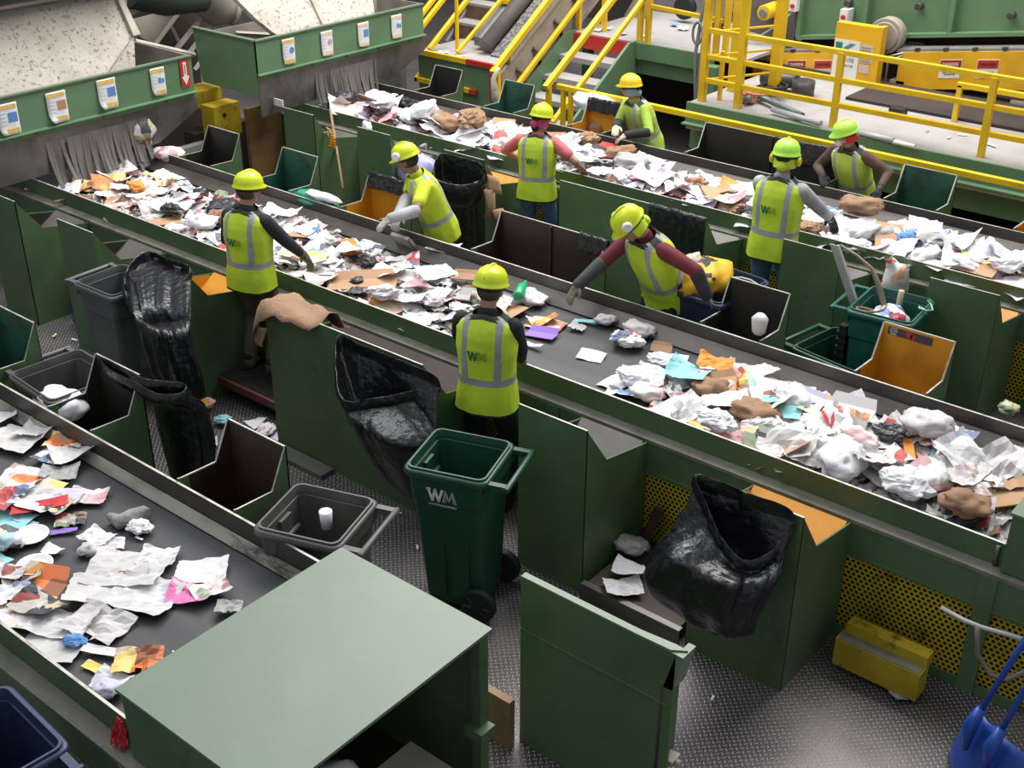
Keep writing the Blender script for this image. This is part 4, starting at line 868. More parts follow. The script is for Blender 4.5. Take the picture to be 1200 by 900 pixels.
# ------------------------------------------------------------------ black bags
def smooth_closed(pts, n):
    out = []; m_ = len(pts)
    for k in range(n):
        f = k*m_/n; i = int(f); u = f-i
        p0, p1, p2, p3 = (Vector(pts[(i+j-1) % m_]) for j in range(4))
        out.append(.5*((2*p1)+(-p0+p2)*u+(2*p0-5*p1+4*p2-p3)*u*u+(-p0+3*p1-3*p2+p3)*u**3))
    return out
def bag(label, rim, rings_, depth=.30, seed=0, amp=.022, mat=None, hang=.06, name='bin_bag', group=None):
    """rim: world points of the open mouth; rings_: (centre, rx, ry) going down"""
    N = 84; rim = smooth_closed(rim, N); cen = sum(rim, Vector())/N; b = MB()
    ang = [math.atan2(p.y-cen.y, p.x-cen.x) for p in rim]
    # folded-over cuff at the mouth, then body
    outer = []
    def nz(p, s=1.0): return noise.noise((p+Vector((seed*3.1, 0, 0)))*s)
    def ringat(c, rx, ry, f):
        r = []
        for k in range(N):
            a = ang[k]; e = Vector((math.cos(a)*rx, math.sin(a)*ry, 0)); p = Vector(c)+e
            fold = amp*(1.5*noise.noise(Vector((math.cos(a)*2, math.sin(a)*2, f*.9+seed)))+1.3*(.35-abs(noise.noise(Vector((math.cos(a)*4, math.sin(a)*4, f*1.3+seed+9)))))+ .9*(.3-abs(noise.noise(Vector((math.cos(a)*8, math.sin(a)*8, f*2.5+seed+5))))))
            r.append(p+Vector((math.cos(a), math.sin(a), 0))*fold + Vector((0, 0, .6*fold)))
        return r
    top = []
    for k in range(N):
        p = rim[k]; a = ang[k]; out_ = Vector((math.cos(a), math.sin(a), 0))
        top.append((p, out_))
    R0 = [p+o_*(.012+amp*.4*noise.noise(Vector((a*5, 3, seed))))+Vector((0, 0, -hang*.5)) for (p, o_), a in zip(top, ang)]
    R1 = [p+o_*(.014+amp*.8*noise.noise(Vector((a*4, 7, seed))))+Vector((0, 0, -hang-.03*abs(noise.noise(Vector((a*3, 2, seed)))))) for (p, o_), a in zip(top, ang)]
    R2 = [p+o_*(-.006)+Vector((0, 0, -hang*1.15)) for (p, o_), a in zip(top, ang)]
    rr = []
    prev = (cen, None)
    lst = [ringat(c, rx, ry, i*1.0) for i, (c, rx, ry) in enumerate(rings_)]
    full = [R2]; cur = R2
    for L_ in lst:
        for s in (1/3, 2/3, 1.0):
            u = s
            ring = []
            for k in range(N):
                p = cur[k].lerp(L_[k], u); w_ = amp*.9*(.3-abs(noise.noise(Vector((math.cos(ang[k])*5+len(full)*.5, math.sin(ang[k])*5, len(full)*.5+seed)))))
                ring.append(p+Vector((math.cos(ang[k]), math.sin(ang[k]), 0))*w_)
            full.append(ring)
        cur = L_
    inner = []
    for j, (sc_, dz) in enumerate(((.985, .0), (.95, .08), (.90, .5), (.80, 1.0))):
        inner.append([cen+(rim[k]-cen)*sc_+Vector((0, 0, -depth*dz))+Vector((math.cos(ang[k]), math.sin(ang[k]), 0))*amp*.6*noise.noise(Vector((ang[k]*5, j, seed+4))) for k in range(N)])
    seq = inner[::-1]+[rim, R0, R1, R2]+full[1:]
    b.rings(seq, 0, True, True, True)
    o = solo(name, b, mat or BAG, label, 'bin bag', group)
    sm = o.modifiers.new('smooth', 'SUBSURF'); sm.levels = 1; sm.render_levels = 1
    return o
V = Vector
z = .97
bag('black bag hooked over the slate cart and the orange lined chute at left', [atz(150, 312, 1.10), atz(172, 294, 1.125), atz(196, 302, 1.125), atz(222, 312, 1.12), atz(214, 330, 1.05), atz(190, 352, .94), atz(164, 366, .93), atz(146, 340, 1.0)],
    [(aty(190, 375, 4.12), .21, .10), (aty(198, 405, 4.12), .20, .11), (aty(210, 440, 4.12), .17, .11), (aty(222, 466, 4.12), .12, .10)], .35, 1, .03)
bag('big black bag hanging over the front of the wide green chute', [atz(396, 392, 1.10), atz(420, 402, 1.10), atz(470, 422, 1.10), atz(508, 438, 1.08), atz(512, 450, 1.02), atz(482, 458, .95), atz(440, 466, .88), atz(402, 468, .88), atz(393, 430, .98)],
    [(aty(458, 500, 4.42), .29, .13), (aty(466, 535, 4.45), .23, .11), (aty(476, 565, 4.5), .13, .08), (aty(482, 578, 4.52), .06, .05)], .3, 2, .03)
bag('shiny black bag clipped on the right-hand orange chute', [atz(814, 556, 1.15), atz(840, 562, 1.14), atz(880, 578, 1.14), atz(926, 596, 1.13), atz(926, 618, 1.03), atz(905, 645, .93), atz(872, 656, .88), atz(845, 628, .95), atz(828, 590, 1.05)],
    [(aty(842, 655, 4.42), .27, .14), (aty(818, 690, 4.38), .31, .16), (aty(825, 715, 4.40), .27, .14), (aty(850, 735, 4.45), .10, .07)], .34, 3, .045)
bag('black bag clipped behind the chute beside the nearest belt', [atz(116, 417, 1.10), atz(140, 428, 1.12), atz(166, 442, 1.12), atz(190, 446, 1.10), atz(216, 449, 1.07), atz(213, 460, 1.04), atz(185, 461, 1.05), atz(160, 448, 1.08), atz(128, 432, 1.08)],
    [(V((-5.62, 3.72, .85)), .20, .12), (V((-5.58, 3.72, .6)), .20, .14), (V((-5.56, 3.70, .3)), .15, .12), (V((-5.56, 3.68, .05)), .08, .08)], .12, 4, .02)
bag('tall black bag on the far belt chute behind the lime shirt worker', [atz(515, 180, 1.12), atz(540, 184, 1.12), atz(564, 192, 1.10), atz(568, 206, 1.0), atz(548, 216, .95), atz(522, 214, .95), atz(508, 204, 1.0)],
    [(V((-6.93, 7.62, .75)), .27, .14), (V((-6.93, 7.60, .45)), .28, .16), (V((-6.93, 7.60, .15)), .26, .15), (V((-6.93, 7.62, .02)), .20, .12)], .3, 5, .035)

def film(x0, x1, y, zt, din, dout, label, seed, s=1):
    rows = []; nx = 22
    path = [(-.035, -din), (-.03, -din*.8), (-.028, -din*.5), (-.024, -din*.2), (-.012, .006), (.008, .012), (.022, -dout*.3), (.03, -dout*.7), (.034, -dout)]
    for j, (dy, dz) in enumerate(path):
        rows.append([(x0+(x1-x0)*i/nx+.02*noise.noise(Vector((i*.4, j*.5, seed))), y+s*dy+.022*noise.noise(Vector((i*.55, j*.6, seed+4)))-.008, zt+dz+.03*noise.noise(Vector((i*.35, j*.3, seed+8)))*(1 if j < 3 or j > 6 else .3)) for i in range(nx+1)])
    b = MB()
    for j in range(len(rows)-1):
        for i in range(nx): b.add([rows[j][i], rows[j][i+1], rows[j+1][i+1], rows[j+1][i]], [(0, 1, 2, 3)], 0, True)
    o = solo('bin_bag', b, BAG, label, 'bin bag'); weld(o); m_ = o.modifiers.new('t', 'SOLIDIFY'); m_.thickness = .004; m_ = o.modifiers.new('s', 'SUBSURF'); m_.levels = 1; m_.render_levels = 1
film(-4.98, -4.72, YM+.36, 1.115, .12, .2, 'small black bag folded over the rust brown chute beside the maroon sleeve', 1)
film(-7.18, -6.74, YM+.36, 1.115, .12, .25, 'black film folded over the orange lined chute left of the lime shirt worker', 2)
film(-7.16, -6.75, YO+.36, 1.115, .13, .25, 'black bag folded over the rusty chute beside the worker in the yellow helmet', 3)
film(-4.98, -4.46, YF-.615, 1.085, .06, .70, 'dusty black bag draped over the wide chute behind the maroon sleeved worker', 5, -1)
film(-5.05, -4.37, YO+.36, 1.115, .20, .35, 'black bag stretched between the two workers at the far belt', 4)

# ------------------------------------------------------------------ waste paper
def flat(name, col, rough=.75): return base_mat(name, col, rough)[0]
def printed(name, cols, ground, scale=14, cover=.5):
    m_, nt, b = base_mat(name, ground, .6); v = coord(nt, (1, 1, 1), True)
    vo = nn(nt, 'ShaderNodeTexVoronoi'); vo.inputs['Scale'].default_value = scale; vo.distance = 'CHEBYCHEV'; L(nt, v, vo.inputs['Vector'])
    rp = nn(nt, 'ShaderNodeValToRGB'); rp.color_ramp.interpolation = 'CONSTANT'; el = rp.color_ramp.elements
    n = len(cols); el[0].position = 0; el[0].color = (*ground, 1); el[1].position = 1-cover; el[1].color = (*cols[0], 1)
    for i, c in enumerate(cols[1:]): e = el.new(1-cover+cover*(i+1)/n); e.color = (*c, 1)
    sp = nn(nt, 'ShaderNodeSeparateColor'); L(nt, vo.outputs['Color'], sp.inputs[0]); L(nt, sp.outputs[0], rp.inputs[0]); L(nt, rp.outputs[0], b.inputs['Base Color'])
    return m_
def newsprint(name, ground, ink):
    m_, nt, b = base_mat(name, ground, .8); v = coord(nt, (1, 1, 1), True)
    wv = nn(nt, 'ShaderNodeTexWave'); wv.bands_direction = 'Y'; wv.inputs['Scale'].default_value = 55; wv.inputs['Distortion'].default_value = .6; L(nt, v, wv.inputs['Vector'])
    no = nn(nt, 'ShaderNodeTexVoronoi'); no.inputs['Scale'].default_value = 9; no.distance = 'CHEBYCHEV'; L(nt, v, no.inputs['Vector'])
    a = nn(nt, 'ShaderNodeMath', operation='GREATER_THAN'); a.inputs[1].default_value = .55; L(nt, wv.outputs['Fac'], a.inputs[0])
    sp = nn(nt, 'ShaderNodeSeparateColor'); L(nt, no.outputs['Color'], sp.inputs[0])
    g = nn(nt, 'ShaderNodeMath', operation='GREATER_THAN'); g.inputs[1].default_value = .45; L(nt, sp.outputs[0], g.inputs[0])
    mu = nn(nt, 'ShaderNodeMath', operation='MULTIPLY'); L(nt, a.outputs[0], mu.inputs[0]); L(nt, g.outputs[0], mu.inputs[1])
    m2 = nn(nt, 'ShaderNodeMath', operation='MULTIPLY'); m2.inputs[1].default_value = .38; L(nt, mu.outputs[0], m2.inputs[0])
    x = nn(nt, 'ShaderNodeMix', data_type='RGBA'); x.inputs[6].default_value = (*ground, 1); x.inputs[7].default_value = (*ink, 1); L(nt, m2.outputs[0], x.inputs[0]); L(nt, x.outputs[2], b.inputs['Base Color'])
    return m_
PW = flat('white_paper', (.74, .73, .75)); PO = flat('offwhite_paper', (.58, .55, .55)); PLV = flat('lilac_paper', (.58, .55, .70)); PPK = flat('pink_paper', (.72, .42, .46))
PG = flat('grey_paper', (.36, .35, .34)); PY = flat('yellow_paper', (.78, .62, .16)); PR = flat('red_paper', (.62, .05, .05)); PB = flat('blue_paper', (.12, .28, .58)); PT = flat('aqua_paper', (.30, .66, .68)); POR = flat('orange_card', (.80, .28, .05))
PD = flat('dark_film', (.03, .03, .035), .4); PGN = flat('green_plastic', (.02, .35, .14), .35); PMA = flat('magenta_paper', (.80, .20, .46)); PVI = flat('violet_paper', (.28, .16, .55))
CB = noisy('cardboard', (.46, .28, .155), (.38, .22, .12), 4, 1, .85); CBD = noisy('brown_kraft', (.32, .19, .11), (.22, .13, .08), 6, 1, .85)
PR1 = printed('magazine_print_red', [(.50, .09, .08), (.66, .36, .2), (.16, .2, .32), (.62, .55, .5)], (.72, .70, .69), 12, .45)
PR2 = printed('magazine_print_blue', [(.2, .32, .52), (.4, .58, .62), (.12, .12, .14), (.7, .6, .4)], (.74, .74, .76), 12, .42)
PR3 = printed('magazine_print_pink', [(.68, .42, .44), (.75, .6, .55), (.45, .26, .28), (.4, .44, .34)], (.76, .70, .70), 10, .5)
PR4 = printed('packaging_print_dark', [(.05, .05, .06), (.3, .06, .05), (.6, .5, .3), (.2, .25, .15)], (.5, .46, .42), 10, .65)
PR5 = printed('packaging_print_orange', [(.8, .35, .08), (.75, .2, .06), (.8, .6, .2), (.3, .1, .05)], (.75, .6, .45), 9, .7)
NWS = newsprint('newsprint', (.62, .60, .585), (.22, .21, .21)); NWS2 = newsprint('newsprint_white', (.68, .67, .67), (.26, .26, .28))
def sheet_mesh(seed, w_=.24, h_=.18, crump=.04, fold=0.0, n=9, curl=0.0):
    r = random.Random(seed); b = MB(); ox = r.uniform(-50, 50); fa = r.uniform(0, PI)
    for j in range(n):
        for i in range(n):
            x = (i/(n-1)-.5)*w_; y = (j/(n-1)-.5)*h_
            x += .03*w_*noise.noise(Vector((ox, j*.9, 1))); y += .03*h_*noise.noise(Vector((ox, i*.9, 5)))
            q = Vector((x*9/1.0, y*9, ox)); z_ = crump*(abs(noise.noise(q))*1.6+.8*abs(noise.noise(q*2.3))+.3*noise.noise(q*5))
            d = x*math.cos(fa)+y*math.sin(fa)
            z_ += fold*abs(d)+curl*d*d*6
            sq_ = 1-crump*2.2
            b.v.append((x*sq_, y*sq_, z_))
    for j in range(n-1):
        for i in range(n-1):
            if crump > .03 and r.random() < .03 and (i in (0, n-2) or j in (0, n-2)): continue
            b.f.append([j*n+i, j*n+i+1, (j+1)*n+i+1, (j+1)*n+i]); b.m.append(0); b.sm.append(False)
    return b
def wad_mesh(seed, s=.06):
    r = random.Random(seed); b = MB(); ox = r.uniform(-50, 50)
    def fn(d):
        k = 1+.45*noise.noise(d*1.7+Vector((ox, 0, 0)))+.40*abs(noise.noise(d*3.5+Vector((ox, 0, 0))))+.22*abs(noise.noise(d*8+Vector((ox, 0, 0)))); return d*k
    b.ell((0, 0, s*.6), (s*1.3, s, s*.55), None, 26, 17, 0, fn); b.sm = [seed % 2 == 0]*len(b.f); return b
def card_mesh(seed, w_=.26, h_=.16, th=.006):
    r = random.Random(seed); b = MB(); b.box((-w_/2, -h_/2, 0), (w_/2, h_/2, th)); f = r.uniform(.03, .07)
    b.prism([(-w_/2, h_/2, th), (-w_/2+.02, h_/2+f, th+f*.6), (w_/2-.02, h_/2+f, th+f*.6), (w_/2, h_/2, th)], (0, 0, -.004)); return b
def mesh_from(b, nm):
    me = bpy.data.meshes.new(nm); me.from_pydata(b.v, [], b.f); me.polygons.foreach_set('use_smooth', b.sm); me.materials.append(PW); me.update(); return me
SHEETS = [mesh_from(sheet_mesh(k, crump=.010+.007*(k % 4), fold=.10*(k % 3), curl=(k % 2)*.25), 'paper_sheet') for k in range(12)]
BIGS = [mesh_from(sheet_mesh(50+k, .36, .27, .014+.005*(k % 3), .05*(k % 3), 12, .12), 'newspaper_sheet') for k in range(6)]
STRIPS = [mesh_from(sheet_mesh(80+k, .20, .06, .01, .12, 7), 'paper_strip') for k in range(4)]
WADS = [mesh_from(wad_mesh(k, .055+.01*(k % 3)), 'crumpled_wad') for k in range(7)]
CARDS = [mesh_from(card_mesh(k, .22+.05*(k % 3), .13+.03*(k % 2)), 'cardboard_piece') for k in range(5)]
PLATE_M = None
KINDS = {'sheet': (SHEETS, 'paper_sheet', 'paper'), 'big': (BIGS, 'newspaper_sheet', 'newspaper'), 'strip': (STRIPS, 'paper_strip', 'paper'), 'wad': (WADS, 'crumpled_wad', 'paper wad'), 'card': (CARDS, 'cardboard_piece', 'cardboard')}
def put(kind, loc, mat, label, rz=None, tilt=(0, 0), sc=1.0, group=None, cat=None, idx=None, name=None, r=R):
    ms, nm, ct = KINDS[kind]; me = ms[idx if idx is not None else r.randrange(len(ms))]
    o = bpy.data.objects.new(name or nm, me); C.objects.link(o)
    o.location = loc; o.rotation_euler = (tilt[0], tilt[1], rz if rz is not None else r.uniform(0, 6.28))
    o.scale = (sc, sc, sc) if isinstance(sc, (int, float)) else sc
    o.material_slots[0].link = 'OBJECT'; o.material_slots[0].material = mat
    return tag(o, label, cat or ct, group)
COLN = {PW: 'white', PO: 'off-white', PLV: 'lilac', PPK: 'pink', PG: 'grey', PY: 'yellow', PR: 'red', PB: 'blue', PT: 'aqua', POR: 'orange', PD: 'black', PGN: 'green', PMA: 'magenta', PVI: 'violet',
        CB: 'tan', CBD: 'brown', PR1: 'red printed', PR2: 'blue printed', PR3: 'pink printed', PR4: 'dark printed', PR5: 'orange printed', NWS: 'grey newsprint', NWS2: 'white newsprint'}
NOUN = {'sheet': 'paper sheet', 'big': 'large sheet', 'strip': 'paper strip', 'wad': 'crumpled wad', 'card': 'cardboard piece'}
def heap(where, x0, x1, y0, y1, n, hf, mats, seed, scl=(.7, 1.25), base=BZ):
    r = random.Random(seed); tot = sum(w_ for _, _, w_ in mats)
    for i in range(n):
        q = r.random()*tot
        for kind, mat, w_ in mats:
            q -= w_
            if q <= 0: break
        x = r.uniform(x0, x1); y = r.uniform(y0, y1); h = hf(x, y)
        if h <= 0: continue
        f = r.random(); z_ = base+.004+h*f
        tl = .14+.34*f*min(1, h/.1); s = r.uniform(*scl)
        if kind == 'big': tl *= .6; s *= .85
        side = 'near rail' if y < (y0*2+y1)/3 else ('far rail' if y > (y0+2*y1)/3 else 'middle')
        lay_ = 'lying on top' if f > .6 else 'lying low'
        nou = 'printed page' if (kind == 'sheet' and mat in PRN) else NOUN[kind]
        lab = '%s %s %s, %s side, %s' % (COLN[mat].replace(' printed', ''), nou, lay_, side, where)
        put(kind, (x, y, z_), mat, lab, r.uniform(0, 6.28), (r.uniform(-tl, tl), r.uniform(-tl, tl)), s*(.9 if mat is CB else 1), group='%s %ss on the %s' % (COLN[mat], NOUN[kind], where), r=r, name='magazine_page' if (kind == 'sheet' and mat in PRN) else ('newspaper_sheet' if mat in (NWS, NWS2) else None))
PRN = (PR1, PR2, PR3, PR4, PR5)
MIX_MID = [('sheet', PW, 10), ('sheet', PO, 9), ('sheet', NWS2, 10), ('sheet', NWS, 6), ('big', NWS, 3), ('sheet', PR1, 8), ('sheet', PR2, 8), ('sheet', PR3, 11), ('sheet', PR4, 9), ('sheet', PR5, 4), ('sheet', PG, 3), ('card', CB, 4), ('wad', PW, 3), ('wad', PO, 3), ('wad', PR4, 3), ('wad', PR3, 2),
           ('wad', CBD, 3), ('strip', PR, 1.5), ('strip', PB, 1.5), ('strip', PY, 1.5), ('strip', POR, 1), ('sheet', PLV, 2), ('sheet', PPK, 2), ('wad', PD, 3), ('sheet', PT, 1)]
MIX_FAR = [('sheet', PW, 26), ('sheet', PO, 8), ('sheet', NWS2, 16), ('sheet', PR3, 7), ('sheet', PR2, 4), ('sheet', PR1, 3), ('card', CB, 5), ('wad', PW, 12), ('wad', CBD, 3), ('sheet', PPK, 4), ('sheet', PLV, 4), ('wad', PG, 2), ('strip', POR, 1), ('strip', PT, 1), ('strip', PMA, 1), ('wad', PD, 1)]
def hm(x, y):      # middle belt, upstream end
    k = max(0, min(1, (-5.1-x)/.9)); return (.03+.08*k)*max(0, 1-abs((y-5.87)/.56)**3) if k > 0 else 0
heap('middle belt at upper left', -9.62, -6.55, 5.46, 6.30, 165, lambda x, y: .11*max(.15, 1-abs((y-5.85)/.50)**3), MIX_MID, 21, (.7, 1.25))
heap('middle belt around the cardboard', -6.6, -4.95, 5.46, 6.28, 62, lambda x, y: .055, MIX_MID, 22, (.7, 1.15))
heap('middle belt at lower right', -3.30, -1.36, 5.50, 6.30, 115, lambda x, y: .04+.10*max(0, 1-((y-5.80)/.45)**2)*min(1, (x+3.5)/1.1), MIX_MID, 23, (.9, 1.6))
heap('middle belt near the orange flap', -3.75, -3.1, 5.47, 6.1, 14, lambda x, y: .05, MIX_MID, 24, (.7, 1.1))
heap('far belt at left', -9.55, -6.3, 8.63, 9.36, 175, lambda x, y: .04+.17*max(0, 1-((y-8.93)/.42)**2), MIX_FAR, 25, (1.0, 1.8))
heap('far belt at centre', -6.3, -4.1, 8.62, 9.25, 100, lambda x, y: .04+.12*max(0, 1-((y-8.86)/.40)**2), MIX_FAR, 26, (1.0, 1.8))
heap('far belt at right', -4.1, -1.6, 8.62, 9.20, 115, lambda x, y: .04+.15*max(0, 1-((y-8.82)/.38)**2)*(1 if x > -3.6 else .7), MIX_FAR, 27, (1.0, 1.8))
# uncountable shreds that fill the gaps of the two heaps
def shreds(label, x0, x1, y0, y1, n, hf, mats, seed):
    r = random.Random(seed); b = MB()
    for i in range(n):
        x = r.uniform(x0, x1); y = r.uniform(y0, y1); h = hf(x, y)
        if h <= 0: continue
        c0 = Vector((x, y, BZ+.004+h*r.uniform(.0, .8))); M3 = Matrix.Rotation(r.uniform(-.8, .8), 3, 'X') @ Matrix.Rotation(r.uniform(-.8, .8), 3, 'Y') @ Matrix.Rotation(r.uniform(0, 6.28), 3, 'Z'); s = r.uniform(.02, .06)
        vs = [c0+M3 @ Vector((s*a, s*c_*.8, s*.3*r.uniform(-1, 1))) for a, c_ in ((-1, -1), (0, -1.1), (1, -1), (1.1, 1), (0, 1.1), (-1, .9))]
        for v_ in vs: v_.z = max(v_.z, BZ+.003)
        b.add(vs, [(0, 1, 4, 5), (1, 2, 3, 4)], r.randrange(len(mats)))
    o = solo('paper_shreds', b, mats, label, 'waste paper'); o['kind'] = 'stuff'; return o
shreds('loose shreds and scraps under the waste on the middle belt', -9.6, -5.1, 5.45, 6.32, 1300, lambda x, y: (.07 if x < -6.6 else .035)*max(.1, 1-abs((y-5.85)/.5)**3), [PO, NWS, PR3, PR4, CBD, PG, PW], 31)
shreds('loose shreds and scraps at the right end of the middle belt', -3.5, -1.3, 5.48, 6.30, 800, lambda x, y: .07*max(0.05, 1-((y-5.82)/.48)**2), [PO, NWS, PR2, PR4, CBD, PG, PW], 32)
shreds('loose pale shreds under the heap on the far belt', -9.6, -1.5, 8.61, 9.30, 3600, lambda x, y: .02+.12*max(0, 1-((y-8.87)/.42)**2), [PW, PO, NWS2, PR3, CB, PPK], 33)
# --- pieces one can single out
def mat_is_card(k): return k == 'card'
def P3(u, v, dz=.012): return atz(u, v, BZ+dz)
def plate_(u, v, label):
    b = MB(); rr = []
    for rad, zz in ((.002, 0), (.055, 0), (.068, .004), (.085, .014), (.09, .015)):
        rr.append([((rad+(.0015*math.cos(k*PI) if rad > .08 else 0))*math.cos(2*PI*k/48), rad*math.sin(2*PI*k/48), zz) for k in range(48)])
    b.rings(rr, 0, True, False, False)
    p = P3(u, v, .015); b.v = [(x+p.x, y+p.y, z_+p.z) for x, y, z_ in b.v]; b.f.append([k for k in range(48)][::-1]); b.m.append(0); b.sm.append(False)
    o = solo('paper_plate', b, PW, label, 'plate'); s_ = o.modifiers.new('t', 'SOLIDIFY'); s_.thickness = .002; return o
plate_(37, 629, 'white paper plate, the one nearer the far rail'); plate_(41, 664, 'white paper plate, the lower of the two')
near = [  # u, v, kind, mat, scale, rz, label
 (18, 515, 'big', NWS, 1.0, .3, 'large grey newspaper sheet at the left edge of the nearest belt'), (5, 490, 'sheet', NWS2, .7, 1, 'folded white newsprint at the top of the left picture edge'),
 (45, 503, 'big', NWS, .75, 2.0, 'upright flapping newspaper near the far rail of the nearest belt'), (78, 520, 'sheet', PR5, 1.0, .6, 'orange printed leaflet standing by the belt rail'), (60, 535, 'sheet', PR2, .8, .2, 'blue printed leaflet in the newspaper pile'),
 (88, 532, 'sheet', NWS, 1.1, 1.2, 'crumpled grey newsprint against the belt rail'), (70, 556, 'big', PG, .6, .8, 'grey translucent sheet on the newspaper pile'), (30, 560, 'big', PR3, .75, .4, 'pink printed brochure in the left pile'),
 (38, 575, 'sheet', PR5, 1.3, .5, 'bright printed flyer in the left pile'), (45, 588, 'big', NWS2, .75, .3, 'white brochure with a red lower edge'), (47, 594, 'strip', PR, 1.5, .9, 'red paper edge under the white brochure'), (8, 583, 'sheet', PR1, 1.1, 1.9, 'red printed flyer at the left edge'),
 (6, 612, 'sheet', PT, 1.2, .4, 'aqua packet at the left picture edge'), (30, 612, 'strip', PLV, .8, .2, 'small lilac slip above the paper plates'), (8, 638, 'wad', PR2, .9, 0, 'blue and white crumpled wrapper at the left edge'), (3, 655, 'strip', PT, .7, .1, 'small aqua slip at the left edge'),
 (77, 582, 'sheet', PLV, .8, .5, 'lilac sheet beside the printed strip'), (72, 595, 'sheet', PR4, .6, 1.5, 'dark printed scrap below the lilac sheet'), (105, 585, 'sheet', PR3, .9, .7, 'pale pink printed page beside the lilac sheet'), (83, 612, 'sheet', PR4, .7, .9, 'yellow and black wrapper scrap'), (75, 623, 'strip', PVI, .7, .9, 'narrow violet wrapper strip'),
 (62, 646, 'sheet', PW, .42, .3, 'small torn white scrap between the plates and the newspaper'), (115, 632, 'sheet', PW, .75, .2, 'white folded slip in the middle of the nearest belt'), (130, 640, 'sheet', PW, .6, .9, 'small white square sheet beside the folded slip'), (108, 648, 'wad', PO, .8, .9, 'off-white wad below the folded slip'),
 (165, 622, 'wad', PW, .7, .3, 'little crumpled tissue beside the grey sleeve'), (163, 631, 'strip', PW, .25, .2, 'tiny white chip under the crumpled tissue'),
 (150, 670, 'big', NWS, 1.1, .55, 'widest grey newspaper spread on the nearest belt'), (125, 690, 'big', NWS, 1.05, .8, 'second grey newspaper spread overlapping the widest one'), (168, 700, 'big', NWS2, .95, .4, 'pale newspaper page on the right of the spread'), (187, 655, 'sheet', PW, .85, .6, 'white sheet at the upper right of the newspaper spread'),
 (132, 685, 'sheet', PR1, .8, .8, 'red printed insert lying on the newspaper spread'), (236, 671, 'big', PW, .72, .75, 'bright blank white sheet near the hood'), (222, 698, 'sheet', PMA, .85, .6, 'magenta flyer under the blank white sheet'), (246, 693, 'sheet', PR3, .8, 1.3, 'peach page beside the magenta flyer'), (268, 713, 'sheet', PG, .55, .7, 'grey striped scrap against the hood'),
 (42, 692, 'card', PR5, 1.15, .5, 'orange and yellow printed carton on the left of the nearest belt'), (28, 676, 'sheet', PR4, .8, .9, 'dark red wrapper on the printed carton'), (10, 672, 'sheet', NWS2, .8, .6, 'white page at the left edge below the plates'), (10, 700, 'sheet', PR2, .9, 1, 'blue printed page at the left edge'),
 (15, 722, 'big', PR3, .7, .5, 'pink printed page near the near rail'), (45, 712, 'sheet', PR4, 1.0, .2, 'dark folded packet near the near rail'), (75, 735, 'big', NWS2, .85, .5, 'folded newspaper section curling over the pile'), (115, 735, 'sheet', PO, 1.3, .3, 'open grey brown envelope below the newspaper spread'), (60, 760, 'sheet', NWS, 1.2, .6, 'printed page with rows of pictures'), (88, 755, 'wad', PB, .55, .6, 'blue crumpled bag scrap'), (118, 763, 'strip', PW, .9, .5, 'white curled slip below the open envelope'),
 (162, 777, 'sheet', PR5, .95, .8, 'orange and white leaflet by the hood edge'), (117, 786, 'strip', PY, .9, .2, 'yellow wrapper near the hood corner'), (132, 800, 'sheet', PW, .7, .3, 'white wrapper near the hood corner'), (128, 812, 'wad', PLV, .6, .3, 'lilac wad nearest to the hood corner'), (204, 764, 'strip', PW, .12, 0, 'tiny white crumb beside the hood edge')]
for i, (u, v, k, m_, s, rz, lab) in enumerate(near):
    put(k, P3(u, v, .006+.004*(i % 6)+(.02 if u < 100 and v < 600 else 0)), m_, lab, rz, (R.uniform(-.08, .08), R.uniform(-.08, .08)), s, idx=i % 4)
b = MB(); p = P3(140, 612, .04); q = P3(170, 600, .045); b.tube([p-Vector((.09, 0, 0)), p, (p+q)/2, q, q+Vector((.03, 0, 0))], [.02, .042, .045, .035, .03], 12)
o = solo('grey_sleeve', b, noisy('grey_fleece', (.30, .28, .27), (.18, .17, .16), 9, 1, .9, bump=.5), 'rolled grey cloth sleeve lying alone on the nearest belt', 'cloth'); 
